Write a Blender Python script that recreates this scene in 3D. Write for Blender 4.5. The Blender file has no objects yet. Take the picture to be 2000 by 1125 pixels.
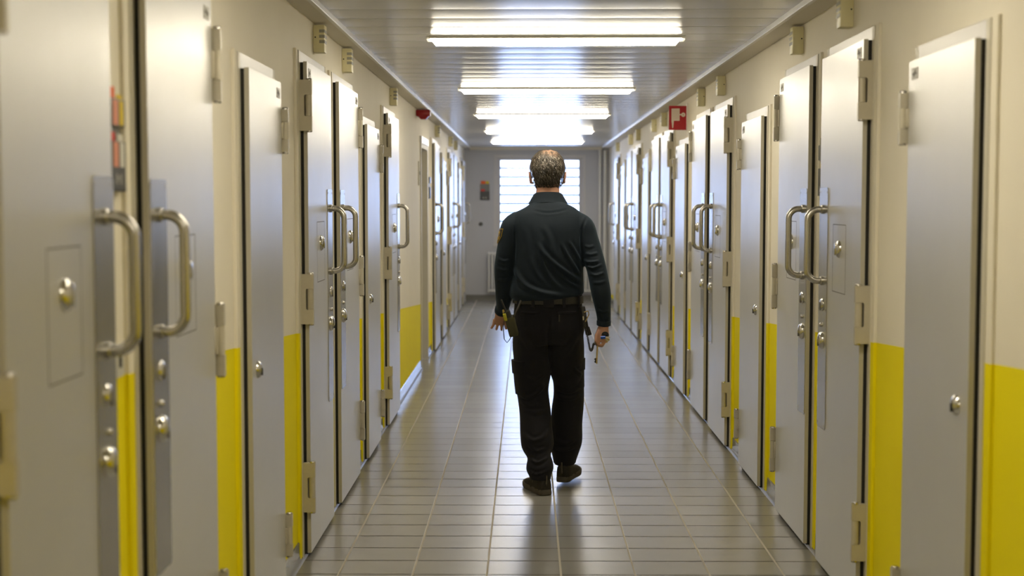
import bpy, bmesh, math, random
import numpy as np
from mathutils import Vector, Matrix

random.seed(7)
sc = bpy.context.scene
COL = sc.collection
PI = math.pi

# ------------------------------------------------------------------ dimensions (metres); corridor runs along +y
XL, XR = -0.98, 1.28          # wall planes
Y0, Y1 = -2.6, 21.6           # added back wall, end wall
ZC = 2.385                    # metal ceiling
ZS = 2.365                    # plaster strips beside it
EYE = 1.55

# ------------------------------------------------------------------ materials
def new_mat(name):
    m = bpy.data.materials.new(name); m.use_nodes = True
    nt = m.node_tree; nt.nodes.clear()
    out = nt.nodes.new('ShaderNodeOutputMaterial')
    b = nt.nodes.new('ShaderNodeBsdfPrincipled')
    nt.links.new(b.outputs[0], out.inputs[0])
    return m, nt, b

def N(nt, typ, **kw):
    n = nt.nodes.new(typ)
    for k, v in kw.items(): setattr(n, k, v)
    return n

def lk(nt, a, b): nt.links.new(a, b)

def math_node(nt, op, a, b=None, c=None):
    n = N(nt, 'ShaderNodeMath', operation=op)
    for i, v in enumerate((a, b, c)):
        if v is None: continue
        if isinstance(v, (int, float)): n.inputs[i].default_value = v
        else: lk(nt, v, n.inputs[i])
    return n.outputs[0]

def mix_col(nt, fac, a, b, mode='MIX'):
    n = N(nt, 'ShaderNodeMix', data_type='RGBA', blend_type=mode)
    if isinstance(fac, (int, float)): n.inputs[0].default_value = fac
    else: lk(nt, fac, n.inputs[0])
    for i, v in ((6, a), (7, b)):
        if isinstance(v, (tuple, list)): n.inputs[i].default_value = (*v, 1) if len(v) == 3 else v
        else: lk(nt, v, n.inputs[i])
    return n.outputs[2]

def noise(nt, scale, detail=3, rough=.5, coords='Object', stretch=None):
    tc = N(nt, 'ShaderNodeTexCoord'); src = tc.outputs[coords]
    if stretch:
        mp = N(nt, 'ShaderNodeMapping'); mp.inputs['Scale'].default_value = stretch
        lk(nt, src, mp.inputs[0]); src = mp.outputs[0]
    n = N(nt, 'ShaderNodeTexNoise'); n.inputs['Scale'].default_value = scale
    n.inputs['Detail'].default_value = detail; n.inputs['Roughness'].default_value = rough
    lk(nt, src, n.inputs['Vector'])
    return n.outputs[0]

def bump(nt, b, h, strength, dist=.01):
    n = N(nt, 'ShaderNodeBump'); n.inputs['Strength'].default_value = strength
    n.inputs['Distance'].default_value = dist
    lk(nt, h, n.inputs['Height']); lk(nt, n.outputs[0], b.inputs['Normal'])

def simple(name, col, rough=.5, metal=0., var=.06, nscale=18, bmp=0., spec=.5, stretch=None, bdist=.004):
    m, nt, b = new_mat(name)
    b.inputs['Roughness'].default_value = rough; b.inputs['Metallic'].default_value = metal
    b.inputs['Specular IOR Level'].default_value = spec
    nz = noise(nt, nscale, 4, .6, 'Object', stretch)
    lo = tuple(c * (1 - var) for c in col); hi = tuple(min(1, c * (1 + var)) for c in col)
    lk(nt, mix_col(nt, nz, lo, hi), b.inputs['Base Color'])
    if bmp: bump(nt, b, nz, bmp, bdist)
    return m

def wall_material(name, sloped):
    m, nt, b = new_mat(name)
    geo = N(nt, 'ShaderNodeNewGeometry')
    sep = N(nt, 'ShaderNodeSeparateXYZ'); lk(nt, geo.outputs['Position'], sep.inputs[0])
    nz = noise(nt, 3.5, 5, .6)
    fine = noise(nt, 140, 3, .6)
    cream = mix_col(nt, nz, (.79, .74, .625), (.86, .81, .695))
    col = cream
    b.inputs['Roughness'].default_value = .62; b.inputs['Specular IOR Level'].default_value = .25
    if sloped:
        line = math_node(nt, 'MULTIPLY_ADD', sep.outputs[1], -.0565, 1.318)
        f = math_node(nt, 'GREATER_THAN', line, sep.outputs[2])
        yel = mix_col(nt, nz, (.86, .735, .0), (.93, .80, .002))
        col = mix_col(nt, f, cream, yel)
    lk(nt, col, b.inputs['Base Color'])
    bump(nt, b, fine, .12, .003)
    return m

M = {}
M['wall'] = wall_material('wall_paint', True)
M['wall_plain'] = wall_material('plain_wall_paint', False)
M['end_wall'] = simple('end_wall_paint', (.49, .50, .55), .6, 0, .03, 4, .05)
M['soffit'] = simple('soffit_plaster', (.68, .64, .56), .6, 0, .03, 5)

def door_material():
    m, nt, b = new_mat('silver_door_paint')
    b.inputs['Metallic'].default_value = .5
    nz = noise(nt, 2.2, 5, .6)
    lk(nt, mix_col(nt, nz, (.63, .625, .62), (.70, .695, .69)), b.inputs['Base Color'])
    sm = noise(nt, 5, 4, .65)
    mr = N(nt, 'ShaderNodeMapRange'); mr.inputs[3].default_value = .29; mr.inputs[4].default_value = .40
    lk(nt, sm, mr.inputs[0]); lk(nt, mr.outputs[0], b.inputs['Roughness'])
    fine = noise(nt, 260, 2, .5)
    bump(nt, b, fine, .035, .002)
    return m
M['door'] = door_material()
M['header'] = simple('header_plate_paint', (.50, .49, .475), .38, .35, .06, 6)
M['door_edge'] = simple('door_edge_paint', (.50, .475, .40), .4, .1, .05, 10)
M['frame'] = simple('frame_paint', (.60, .565, .47), .45, 0, .05, 8)
M['gasket'] = simple('black_gap_shade', (.012, .011, .009), .7)  # black colour standing in for shade between leaf and frame
M['steel'] = simple('brushed_steel', (.56, .545, .51), .26, 1., .06, 14, .03, stretch=(1, 1, 14))
M['plate'] = simple('satin_plate', (.50, .485, .45), .27, .9, .08, 10, .02, stretch=(14, 14, 1))
M['chrome'] = simple('polished_metal', (.70, .69, .66), .14, 1., .03)
M['hinge'] = simple('hinge_paint', (.54, .50, .40), .42, .15, .10, 30)
M['line'] = simple('dark_groove', (.16, .15, .13), .6)
M['dark'] = simple('dark_plastic', (.02, .02, .02), .45)
M['grey_label'] = simple('grey_label', (.42, .41, .38), .5, .2)
M['alarm'] = simple('ivory_plastic', (.80, .745, .48), .4, 0, .04)
M['alarm_slot'] = simple('grey_lens', (.38, .37, .31), .35)
M['red'] = simple('red_plastic', (.33, .006, .010), .35, 0, .08)
M['sign_red'] = simple('sign_red', (.36, .005, .012), .45, 0, .05)
M['sign_white'] = simple('sign_cream', (.66, .60, .50), .5)
M['orange'] = simple('orange_card', (.86, .13, .015), .6)
M['pink'] = simple('salmon_card', (.72, .30, .21), .6)
M['yellow_card'] = simple('yellow_card', (.74, .56, .03), .6)
M['green_card'] = simple('dark_green_card', (.08, .11, .02), .6)
M['white_card'] = simple('white_card', (.70, .69, .64), .6)
M['red_card'] = simple('red_card', (.60, .05, .04), .6)
M['pocket'] = simple('grey_pocket', (.17, .17, .165), .3)
M['pocket_dark'] = simple('dark_pocket', (.05, .052, .055), .35)
M['radiator'] = simple('radiator_enamel', (.70, .70, .69), .35)
M['window_frame'] = simple('window_frame_paint', (.56, .55, .56), .45)
M['bar'] = simple('window_bar_paint', (.30, .33, .38), .5)
M['alu'] = simple('aluminium_trim', (.74, .73, .70), .35, .5)
M['tile_base'] = simple('baseboard_tile', (.20, .195, .18), .15, 0, .08, 8)
M['fixture'] = simple('fixture_enamel', (.80, .79, .75), .4)

def floor_material():
    m, nt, b = new_mat('grey_floor_tiles')
    geo = N(nt, 'ShaderNodeNewGeometry')
    sep = N(nt, 'ShaderNodeSeparateXYZ'); lk(nt, geo.outputs['Position'], sep.inputs[0])
    PX, PY = .3085, .2196
    def cell(c, off, p):
        u = math_node(nt, 'DIVIDE', math_node(nt, 'SUBTRACT', c, off), p)
        fl = math_node(nt, 'FLOOR', u); fr = math_node(nt, 'SUBTRACT', u, fl)
        d = math_node(nt, 'MULTIPLY', math_node(nt, 'MINIMUM', fr, math_node(nt, 'SUBTRACT', 1., fr)), p)
        return fl, d
    ix, dx = cell(sep.outputs[0], .143, PX)
    iy, dy = cell(sep.outputs[1], 5.879, PY)
    cmb = N(nt, 'ShaderNodeCombineXYZ'); lk(nt, ix, cmb.inputs[0]); lk(nt, iy, cmb.inputs[1])
    wn = N(nt, 'ShaderNodeTexWhiteNoise', noise_dimensions='3D'); lk(nt, cmb.outputs[0], wn.inputs[0])
    gx = N(nt, 'ShaderNodeMapRange', interpolation_type='SMOOTHSTEP'); lk(nt, dx, gx.inputs[0])
    gx.inputs[1].default_value = .0030; gx.inputs[2].default_value = .0050
    gy = N(nt, 'ShaderNodeMapRange', interpolation_type='SMOOTHSTEP'); lk(nt, dy, gy.inputs[0])
    gy.inputs[1].default_value = .0040; gy.inputs[2].default_value = .0062
    nz = noise(nt, 9, 5, .6); sp = noise(nt, 160, 3, .6)
    base = mix_col(nt, wn.outputs[0], (.245, .24, .228), (.275, .27, .257))
    base = mix_col(nt, nz, mix_col(nt, .05, base, (.05, .05, .05)), base)
    base = mix_col(nt, math_node(nt, 'MULTIPLY', sp, .12), base, (.42, .41, .38))
    c = mix_col(nt, gy.outputs[0], (.075, .068, .058), base)
    c = mix_col(nt, gx.outputs[0], (.46, .43, .38), c)
    lk(nt, c, b.inputs['Base Color'])
    g = math_node(nt, 'MULTIPLY', gx.outputs[0], gy.outputs[0])
    r = math_node(nt, 'ADD', math_node(nt, 'MULTIPLY', nz, .03), .24)
    rr = math_node(nt, 'ADD', r, math_node(nt, 'MULTIPLY', math_node(nt, 'SUBTRACT', 1., g), .35))
    lk(nt, rr, b.inputs['Roughness'])
    lk(nt, math_node(nt, 'MULTIPLY', math_node(nt, 'POWER', g, 2.), .8), b.inputs['Specular IOR Level'])
    wob = noise(nt, 5.5, 2, .5)
    h = math_node(nt, 'ADD', math_node(nt, 'MULTIPLY', g, .5), math_node(nt, 'MULTIPLY', wob, .05))
    bump(nt, b, h, .30, .003)
    return m
M['floor'] = floor_material()

def ceiling_material():
    m, nt, b = new_mat('ceiling_panel_metal')
    b.inputs['Metallic'].default_value = .22; b.inputs['Roughness'].default_value = .24
    nz = noise(nt, 6, 3, .5, 'Object', (.4, 3, 1))
    lk(nt, mix_col(nt, nz, (.62, .61, .60), (.68, .67, .66)), b.inputs['Base Color'])
    vo = N(nt, 'ShaderNodeTexVoronoi'); vo.inputs['Scale'].default_value = 170
    vo.inputs['Randomness'].default_value = 0
    tc = N(nt, 'ShaderNodeTexCoord'); lk(nt, tc.outputs['Object'], vo.inputs['Vector'])
    bump(nt, b, vo.outputs['Distance'], .012, .002)
    return m
M['ceiling'] = ceiling_material()

def emit(name, col, strength):
    m, nt, b = new_mat(name)
    b.inputs['Base Color'].default_value = (.9, .9, .88, 1)
    b.inputs['Emission Color'].default_value = (*col, 1)
    nz = noise(nt, 2, 1)
    lk(nt, math_node(nt, 'MULTIPLY_ADD', nz, strength * .04, strength), b.inputs['Emission Strength'])
    return m
M['tube'] = emit('lit_diffuser', (1., .90, .70), 21.)

def glass_material():
    m = bpy.data.materials.new('window_glass'); m.use_nodes = True
    nt = m.node_tree; nt.nodes.clear()
    out = N(nt, 'ShaderNodeOutputMaterial'); mx = N(nt, 'ShaderNodeMixShader')
    t = N(nt, 'ShaderNodeBsdfTransparent'); g = N(nt, 'ShaderNodeBsdfGlossy')
    g.inputs['Roughness'].default_value = .05
    fr = N(nt, 'ShaderNodeFresnel'); fr.inputs[0].default_value = 1.45
    lk(nt, fr.outputs[0], mx.inputs[0]); lk(nt, t.outputs[0], mx.inputs[1]); lk(nt, g.outputs[0], mx.inputs[2])
    lk(nt, mx.outputs[0], out.inputs[0])
    return m
M['glass'] = glass_material()

# ------------------------------------------------------------------ mesh helpers
class MB:
    def __init__(s): s.bm = bmesh.new()
    def box(s, lo, hi, bev=0., mi=0):
        old = set(s.bm.faces)
        r = bmesh.ops.create_cube(s.bm, size=1.)
        c = [(a + b) / 2 for a, b in zip(lo, hi)]; d = [abs(b - a) for a, b in zip(lo, hi)]
        for v in r['verts']: v.co = Vector((c[0] + v.co.x * d[0], c[1] + v.co.y * d[1], c[2] + v.co.z * d[2]))
        if bev:
            es = {e for v in r['verts'] for e in v.link_edges}
            bmesh.ops.bevel(s.bm, geom=list(es), offset=bev, segments=2, affect='EDGES', profile=.5)
        if mi:
            for f in s.bm.faces:
                if f not in old: f.material_index = mi
        return s
    def ring_loft(s, rings, cap=True, close=False):
        n = len(rings[0]); vs = [[s.bm.verts.new(p) for p in r] for r in rings]
        m = len(vs)
        for i in range(m if close else m - 1):
            a, b = vs[i], vs[(i + 1) % m]
            for j in range(n):
                k = (j + 1) % n
                s.bm.faces.new((a[j], a[k], b[k], b[j]))
        if cap and not close:
            s.bm.faces.new(list(reversed(vs[0]))); s.bm.faces.new(vs[-1])
        return s
    def tube(s, pts, r, seg=12, ref=(0, 0, 1), cap=True):
        pts = [Vector(p) for p in pts]; rad = r if isinstance(r, (list, tuple)) else [r] * len(pts)
        rings, pn = [], None
        for i, p in enumerate(pts):
            t = (pts[min(i + 1, len(pts) - 1)] - pts[max(i - 1, 0)]).normalized()
            if pn is None:
                rf = Vector(ref)
                if abs(t.dot(rf)) > .95: rf = Vector((1, 0, 0)) if abs(t.x) < .9 else Vector((0, 1, 0))
                nrm = (rf - t * t.dot(rf)).normalized()
            else: nrm = (pn - t * t.dot(pn)).normalized()
            pn = nrm; bn = t.cross(nrm)
            rings.append([p + (nrm * math.cos(a) + bn * math.sin(a)) * rad[i] for a in (2 * PI * k / seg for k in range(seg))])
        return s.ring_loft(rings, cap)
    def cyl(s, a, b, r, seg=16): return s.tube([a, b], r, seg)
    def lathe(s, c, axis, prof, seg=20):
        """prof: (distance along axis, radius)"""
        c = Vector(c); ax = Vector(axis).normalized()
        rf = Vector((0, 0, 1)) if abs(ax.z) < .9 else Vector((1, 0, 0))
        u = (rf - ax * ax.dot(rf)).normalized(); w = ax.cross(u)
        rings = [[c + ax * d + (u * math.cos(a) + w * math.sin(a)) * max(r, 1e-5) for a in (2 * PI * k / seg for k in range(seg))] for d, r in prof]
        return s.ring_loft(rings)
    def prism(s, poly, f0, f1):
        """poly: 2-D points; f0(p), f1(p) map them to 3-D for the two faces"""
        a = [s.bm.verts.new(f0(p)) for p in poly]; b = [s.bm.verts.new(f1(p)) for p in poly]
        n = len(poly)
        s.bm.faces.new(list(reversed(a))); s.bm.faces.new(b)
        for j in range(n):
            k = (j + 1) % n; s.bm.faces.new((a[j], a[k], b[k], b[j]))
        return s
    def sphere(s, c, r, seg=16):
        res = bmesh.ops.create_uvsphere(s.bm, u_segments=seg, v_segments=seg // 2 + 2, radius=1)
        rr = r if isinstance(r, (list, tuple)) else (r, r, r)
        for v in res['verts']: v.co = Vector((c[0] + v.co.x * rr[0], c[1] + v.co.y * rr[1], c[2] + v.co.z * rr[2]))
        return s

def link_mesh(name, me, mat, parent=None, smooth=40):
    for m in (mat if isinstance(mat, (list, tuple)) else [mat]): me.materials.append(m)
    if smooth:
        me.polygons.foreach_set('use_smooth', [True] * len(me.polygons))
        try: me.set_sharp_from_angle(angle=math.radians(smooth))
        except Exception: pass
    o = bpy.data.objects.new(name, me); COL.objects.link(o)
    if parent: o.parent = parent
    return o

def obj(name, mb, mat, parent=None, smooth=40, mir=1):
    bm = mb.bm
    if mir < 0:
        for v in bm.verts: v.co.y = -v.co.y
    bmesh.ops.recalc_face_normals(bm, faces=bm.faces)
    me = bpy.data.meshes.new(name); bm.to_mesh(me); bm.free()
    return link_mesh(name, me, mat, parent, smooth)

def tag(o, label, cat, group=None, kind=None):
    o['label'] = label; o['category'] = cat
    if group: o['group'] = group
    if kind: o['kind'] = kind
    return o

def struct(o, label=None):
    o['kind'] = 'structure'
    if label: o['label'] = label
    return o

def empty(name, loc=(0, 0, 0), rotz=0.):
    o = bpy.data.objects.new(name, None); COL.objects.link(o)
    o.location = loc; o.rotation_euler = (0, 0, rotz); o.empty_display_size = .1
    return o

def dup(root, name=None):
    def cp(o, par):
        c = o.copy(); COL.objects.link(c); c.parent = par
        for ch in list(o.children): cp(ch, c)
        return c
    r = cp(root, None)
    if name: r.name = name
    return r

def rrect(s0, s1, z0, z1, r, k=4):
    pts = []
    for cx, cz, a0 in ((s1 - r, z1 - r, 0), (s0 + r, z1 - r, 90), (s0 + r, z0 + r, 180), (s1 - r, z0 + r, 270)):
        for i in range(k + 1):
            a = math.radians(a0 + 90 * i / k); pts.append((cx + r * math.cos(a), cz + r * math.sin(a)))
    return pts

# ------------------------------------------------------------------ the shell
OP0, OP1, OPZ = 12.70, 13.55, 2.09     # recessed doorway in the left wall
struct(obj('floor', MB().box((XL - .4, Y0 - .2, -.12), (XR + .2, Y1 + .2, 0)), M['floor'], smooth=0),
       'grey tiled corridor floor with pale lengthwise joints')
mb = MB()
mb.box((XL - .3, Y0, 0), (XL, OP0, 2.6)); mb.box((XL - .3, OP1, 0), (XL, Y1, 2.6)); mb.box((XL - .3, OP0, OPZ), (XL, OP1, 2.6))
struct(obj('wall_left', mb, M['wall'], smooth=0), 'left corridor wall, cream above a sloping yellow band')
struct(obj('wall_right', MB().box((XR, Y0, 0), (XR + .2, Y1, 2.6)), M['wall'], smooth=0), 'right corridor wall, cream above a sloping yellow band')
struct(obj('wall_back_added', MB().box((XL - .3, Y0 - .2, 0), (XR + .2, Y0, 2.6)), M['wall_plain'], smooth=0), 'cream wall added behind the viewer to shut out sky light')  # unseen wall, added to stop sky light leaking in
WX0, WX1, WZ0, WZ1 = -.47, .87, .87, 2.22
mb = MB()
mb.box((XL - .3, Y1, 0), (WX0, Y1 + .22, 2.6)); mb.box((WX1, Y1, 0), (XR + .2, Y1 + .22, 2.6))
mb.box((WX0, Y1, 0), (WX1, Y1 + .22, WZ0)); mb.box((WX0, Y1, WZ1), (WX1, Y1 + .22, 2.6))
struct(obj('wall_end', mb, M['end_wall'], smooth=0), 'pale end wall with the barred window')

# ceiling of transverse metal planks, each slightly hollow
TXL, TXR = -.885, 1.165
PL = .3
prof = []
y = Y0
while y < Y1 - .01:
    for t, dz in ((0.0, .004), (.006, .0), (.03, -.0006), (.06, -.0011), (.09, -.0014), (.12, -.00155), (.15, -.0016), (.18, -.00155), (.21, -.0014), (.24, -.0011), (.27, -.0006), (.294, .0)):
        if y + t <= Y1: prof.append((y + t, ZC + dz))
    y += PL
mb = MB()
rows = [[mb.bm.verts.new((x, a, z)) for x in (TXL, TXR)] for a, z in prof]
for a, b in zip(rows, rows[1:]): mb.bm.faces.new((a[0], b[0], b[1], a[1]))
top = [mb.bm.verts.new(p) for p in ((TXL, Y0, 2.55), (TXR, Y0, 2.55), (TXR, Y1, 2.55), (TXL, Y1, 2.55))]
mb.bm.faces.new(top)
struct(obj('ceiling', mb, M['ceiling'], smooth=30), 'ceiling of glossy pale metal planks running across the corridor')
for nm, x0, x1, txt in (('trim_left', XL, TXL, 'left'), ('trim_right', TXR, XR, 'right')):
    struct(obj(nm, MB().box((x0, Y0, ZS), (x1, Y1, 2.6)), M['soffit'], smooth=0), 'plaster strip between metal ceiling and %s wall' % txt)
struct(obj('trim_ceiling_edge_left', MB().box((TXL - .006, Y0, ZS - .006), (TXL + .014, Y1, ZC + .008), .002), M['alu'], smooth=0), 'thin metal edge trim along the left of the ceiling')
struct(obj('trim_ceiling_edge_right', MB().box((TXR - .014, Y0, ZS - .006), (TXR + .006, Y1, ZC + .008), .002), M['alu'], smooth=0), 'thin metal edge trim along the right of the ceiling')
struct(obj('trim_ceiling_end', MB().box((TXL, Y1 - .12, ZC - .045), (TXR, Y1, 2.5), .004), M['soffit'], smooth=0), 'pale moulding where ceiling meets end wall')
struct(obj('ceiling_slab', MB().box((XL - .3, Y0 - .2, 2.6), (XR + .2, Y1 + .22, 2.75)), M['soffit'], smooth=0), 'slab above the ceiling')

def baseboard(name, side, y0, y1, label):
    sgn = 1 if side == 'l' else -1; X = XL if side == 'l' else XR
    poly = [(0, 0), (.022, 0), (.018, .004), (.009, .016), (.007, .03), (.006, .085), (0, .088)]
    mb = MB().prism(poly, lambda p: (X + sgn * p[0], y0, p[1]), lambda p: (X + sgn * p[0], y1, p[1]))
    struct(obj(name, mb, M['tile_base'], smooth=50), label)
baseboard('baseboard_left', 'l', Y0, OP0, 'grey tile baseboard along the left wall before the recess')
baseboard('baseboard_left_far', 'l', OP1, Y1, 'grey tile baseboard along the left wall beyond the recess')
baseboard('baseboard_right', 'r', Y0, Y1, 'grey tile baseboard along the right wall')
struct(obj('baseboard_end', MB().box((XL, Y1 - .012, 0), (XR, Y1, .085), .003), M['tile_base'], smooth=0), 'dark grey baseboard under the end window')

# recessed doorway on the left
d = empty('door_28', (XL, OP0, 0)); struct(d); tag(d, 'plain beige door set back in the recess below the red beacon', 'door', None, 'structure')
mb = MB(); W = OP1 - OP0
mb.box((-.28, 0, 0), (.012, .05, OPZ)); mb.box((-.28, W - .05, 0), (.012, W, OPZ)); mb.box((-.28, .05, OPZ - .05), (.012, W - .05, OPZ))
obj('door_frame', mb, M['frame'], d, 0)
obj('header_plate', MB().box((0, -.02, OPZ - .01), (.02, W + .02, OPZ + .055), .002), M['door'], d, 0)
obj('door_leaf', MB().box((-.26, .055, .01), (-.22, W - .055, OPZ - .055), .002), M['door'], d, 0)

# ------------------------------------------------------------------ steel doors: n = out of the wall (x), s = from the hinge edge (y)
NF = .044                                     # outer face of a leaf
def disc(mb, s, z, r, h, n=NF, flat=.5):
    return mb.lathe((n, s, z), (1, 0, 0), [(-.001, r), (.0015, r), (h * .55, r * .86), (h * .85, r * .55), (h, r * flat * .4)], 22)

def hinge_parts(root, z, hh, mir):
    a, b = -hh / 2, hh / 2
    n0, n1, nn = .008, .068, .039
    u, l = b * .42, a * .42
    poly = [(n0, a), (n1, a), (n1, l), (nn, l), (nn - .004, l + .006), (nn - .004, u - .006), (nn, u), (n1, u), (n1, b), (n0, b)]
    mb = MB().prism(poly, lambda p: (p[0], -.034, z + p[1]), lambda p: (p[0], -.012, z + p[1]))
    h = obj('hinge', mb, M['hinge'], root, 40, mir)
    mb = MB().cyl((.054, -.023, z + l + .001), (.054, -.023, z + u - .001), .0135, 18)
    mb.cyl((.054, -.023, z + l + .010), (.054, -.023, z + l + .0125), .0143, 18)
    mb.box((.040, -.023, z + l + .004), (.050, .010, z + u - .004), .001)
    obj('hinge_barrel', mb, M['hinge'], h, 40, mir)
    mb = MB().lathe((.055, -.023, z + b), (0, 0, 1), [(-.002, .0125), (.004, .0125), (.007, .010)], 16)
    mb.lathe((.055, -.023, z + a), (0, 0, -1), [(-.002, .0125), (.004, .0125), (.006, .009)], 16)
    obj('hinge_pin', mb, M['steel'], h, 40, mir)

def make_door(cell, mir):
    W, T, FT = (.77, 2.143, 2.188) if cell else (.67, 2.0, 2.05)
    root = empty('door_0')
    mb = MB()                                  # casing painted with the wall
    for s0, s1 in ((-.085, -.034), (W + .034, W + .085)): mb.box((-.002, s0, 0), (.011, s1, FT + .004), .003)
    obj('door_casing', mb, M['wall'], root, 0, mir)
    mb = MB()
    for s0, s1 in ((-.036, .0), (W + .0, W + .036)): mb.box((0, s0, 0), (.015, s1, FT), .0015)
    obj('door_frame', mb, M['frame'], root, 0, mir)
    obj('header_plate', MB().box((0, -.036, T - .03), (.014, W + .036, FT), .001), M['header'], root, 0, mir)
    mb = MB()
    mb.box((.002, .002, .02), (.027, .02, T - .004)); mb.box((.002, W - .02, .02), (.027, W - .002, T - .004)); mb.box((.002, .02, T - .02), (.027, W - .02, T - .004))
    mb.box((.002, .02, .012), (.027, W - .02, .03))
    obj('door_gasket', mb, M['gasket'], root, 0, mir)  # black strips behind the leaf edges paint in the gap's shade
    mb = MB().box((.027, 0, .022), (NF, W, T), .0015)
    bmesh.ops.recalc_face_normals(mb.bm, faces=mb.bm.faces)
    for f in mb.bm.faces:
        if abs(f.normal.x) < .5: f.material_index = 1
    leaf = obj('door_leaf', mb, [M['door'], M['door_edge']], root, 0, mir)
    # small type plate by the hinge corner
    pz = T - .045
    pl = obj('type_plate', MB().box((NF, .035, pz - .019), (NF + .0015, .105, pz + .019), .0004), M['grey_label'], leaf, 0, mir)
    mb = MB()
    for q in range(3): mb.box((NF + .0013, .060 + q * .008, pz - .010 + q * .004), (NF + .0022, .066 + q * .008, pz + .004 + q * .004))
    mb.box((NF + .0013, .045, pz - .003), (NF + .0022, .097, pz + .002))
    if cell:
        # hatch outline with spyhole
        s0, s1, z0, z1 = W - .51, W - .27, 1.187, 1.456
        g = MB(); w = .0016
        g.box((NF - .001, s0, z1 - w), (NF + .0004, s1, z1 + w)); g.box((NF - .001, s0, z0 - w), (NF + .0004, s1, z0 + w))
        g.box((NF - .001, s0 - w, z0), (NF + .0004, s0 + w, z1)); g.box((NF - .001, s1 - w * .5, z0), (NF + .0004, s1 + w * .5, z1))
        obj('hatch_outline', g, M['line'], leaf, 0, mir)
        sp = MB(); disc(sp, (s0 + s1) / 2, 1.36, .036, .016)
        sp.box((NF + .006, (s0 + s1) / 2 - .010, 1.335), (NF + .018, (s0 + s1) / 2 + .010, 1.385), .004)
        obj('spyhole_cover', sp, M['chrome'], leaf, 40, mir)
        poly = rrect(W - .172, W - .004, .60, 1.605, .016)
        obj('lock_plate', MB().prism(poly, lambda p: (NF, p[0], p[1]), lambda p: (NF + .003, p[0], p[1])), M['plate'], leaf, 0, mir)
        mb2 = MB()
        for s in (W - .158, W - .018):
            for z in (.618, 1.1, 1.587): mb2.lathe((NF + .003, s, z), (1, 0, 0), [(-.001, .004), (.001, .004), (.0015, .002)], 10)
        obj('plate_screws', mb2, M['steel'], leaf, 40, mir)
        ke = MB(); disc(ke, W - .085, 1.118, .027, .010, NF + .003)
        ke.box((NF + .006, W - .090, 1.095), (NF + .015, W - .080, 1.128), .002, 1)
        obj('keyhole_cover', ke, [M['chrome'], M['line']], leaf, 40, mir)
        obj('lock_button', disc(MB(), W - .078, 1.034, .010, .009, NF + .003), M['steel'], leaf, 40, mir)
        kb = MB(); disc(kb, W - .085, .968, .037, .018, NF + .003)
        kb.box((NF + .008, W - .088, .945), (NF + .0215, W - .082, .972), .001, 1)
        obj('lock_rosette', kb, [M['chrome'], M['dark']], leaf, 40, mir)
        zt, zb, no, R = 1.515, 1.218, .112, .045
        sh = W - .085; pts = [(NF + .003, sh, zt)]
        for i in range(9):
            a = PI / 2 * i / 8; pts.append((no - R + R * math.sin(a), sh, zt - R + R * math.cos(a)))
        for i in range(9):
            a = PI / 2 * i / 8; pts.append((no - R + R * math.cos(a), sh, zb + R - R * math.sin(a)))
        pts.append((NF + .003, sh, zb))
        hb = MB().tube(pts, .0138, 18, ref=(0, 1, 0))
        for z in (zt, zb): hb.lathe((NF + .003, sh, z), (1, 0, 0), [(0, .0185), (.008, .0185), (.011, .0145)], 20)
        obj('pull_handle', hb, M['steel'], leaf, 40, mir)
        for z in (1.955, 1.13, .315): hinge_parts(root, z, .215, mir)
    else:
        lo = MB(); disc(lo, W - .10, .965, .031, .016)
        lo.box((NF + .006, W - .104, .945), (NF + .019, W - .096, .970), .001, 1)
        obj('lock_rosette', lo, [M['chrome'], M['dark']], leaf, 40, mir)
        for z in (1.818, .25): hinge_parts(root, z, .165, mir)
    obj('type_plate_print', mb, M['line'], leaf, 0, mir)
    return root

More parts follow.
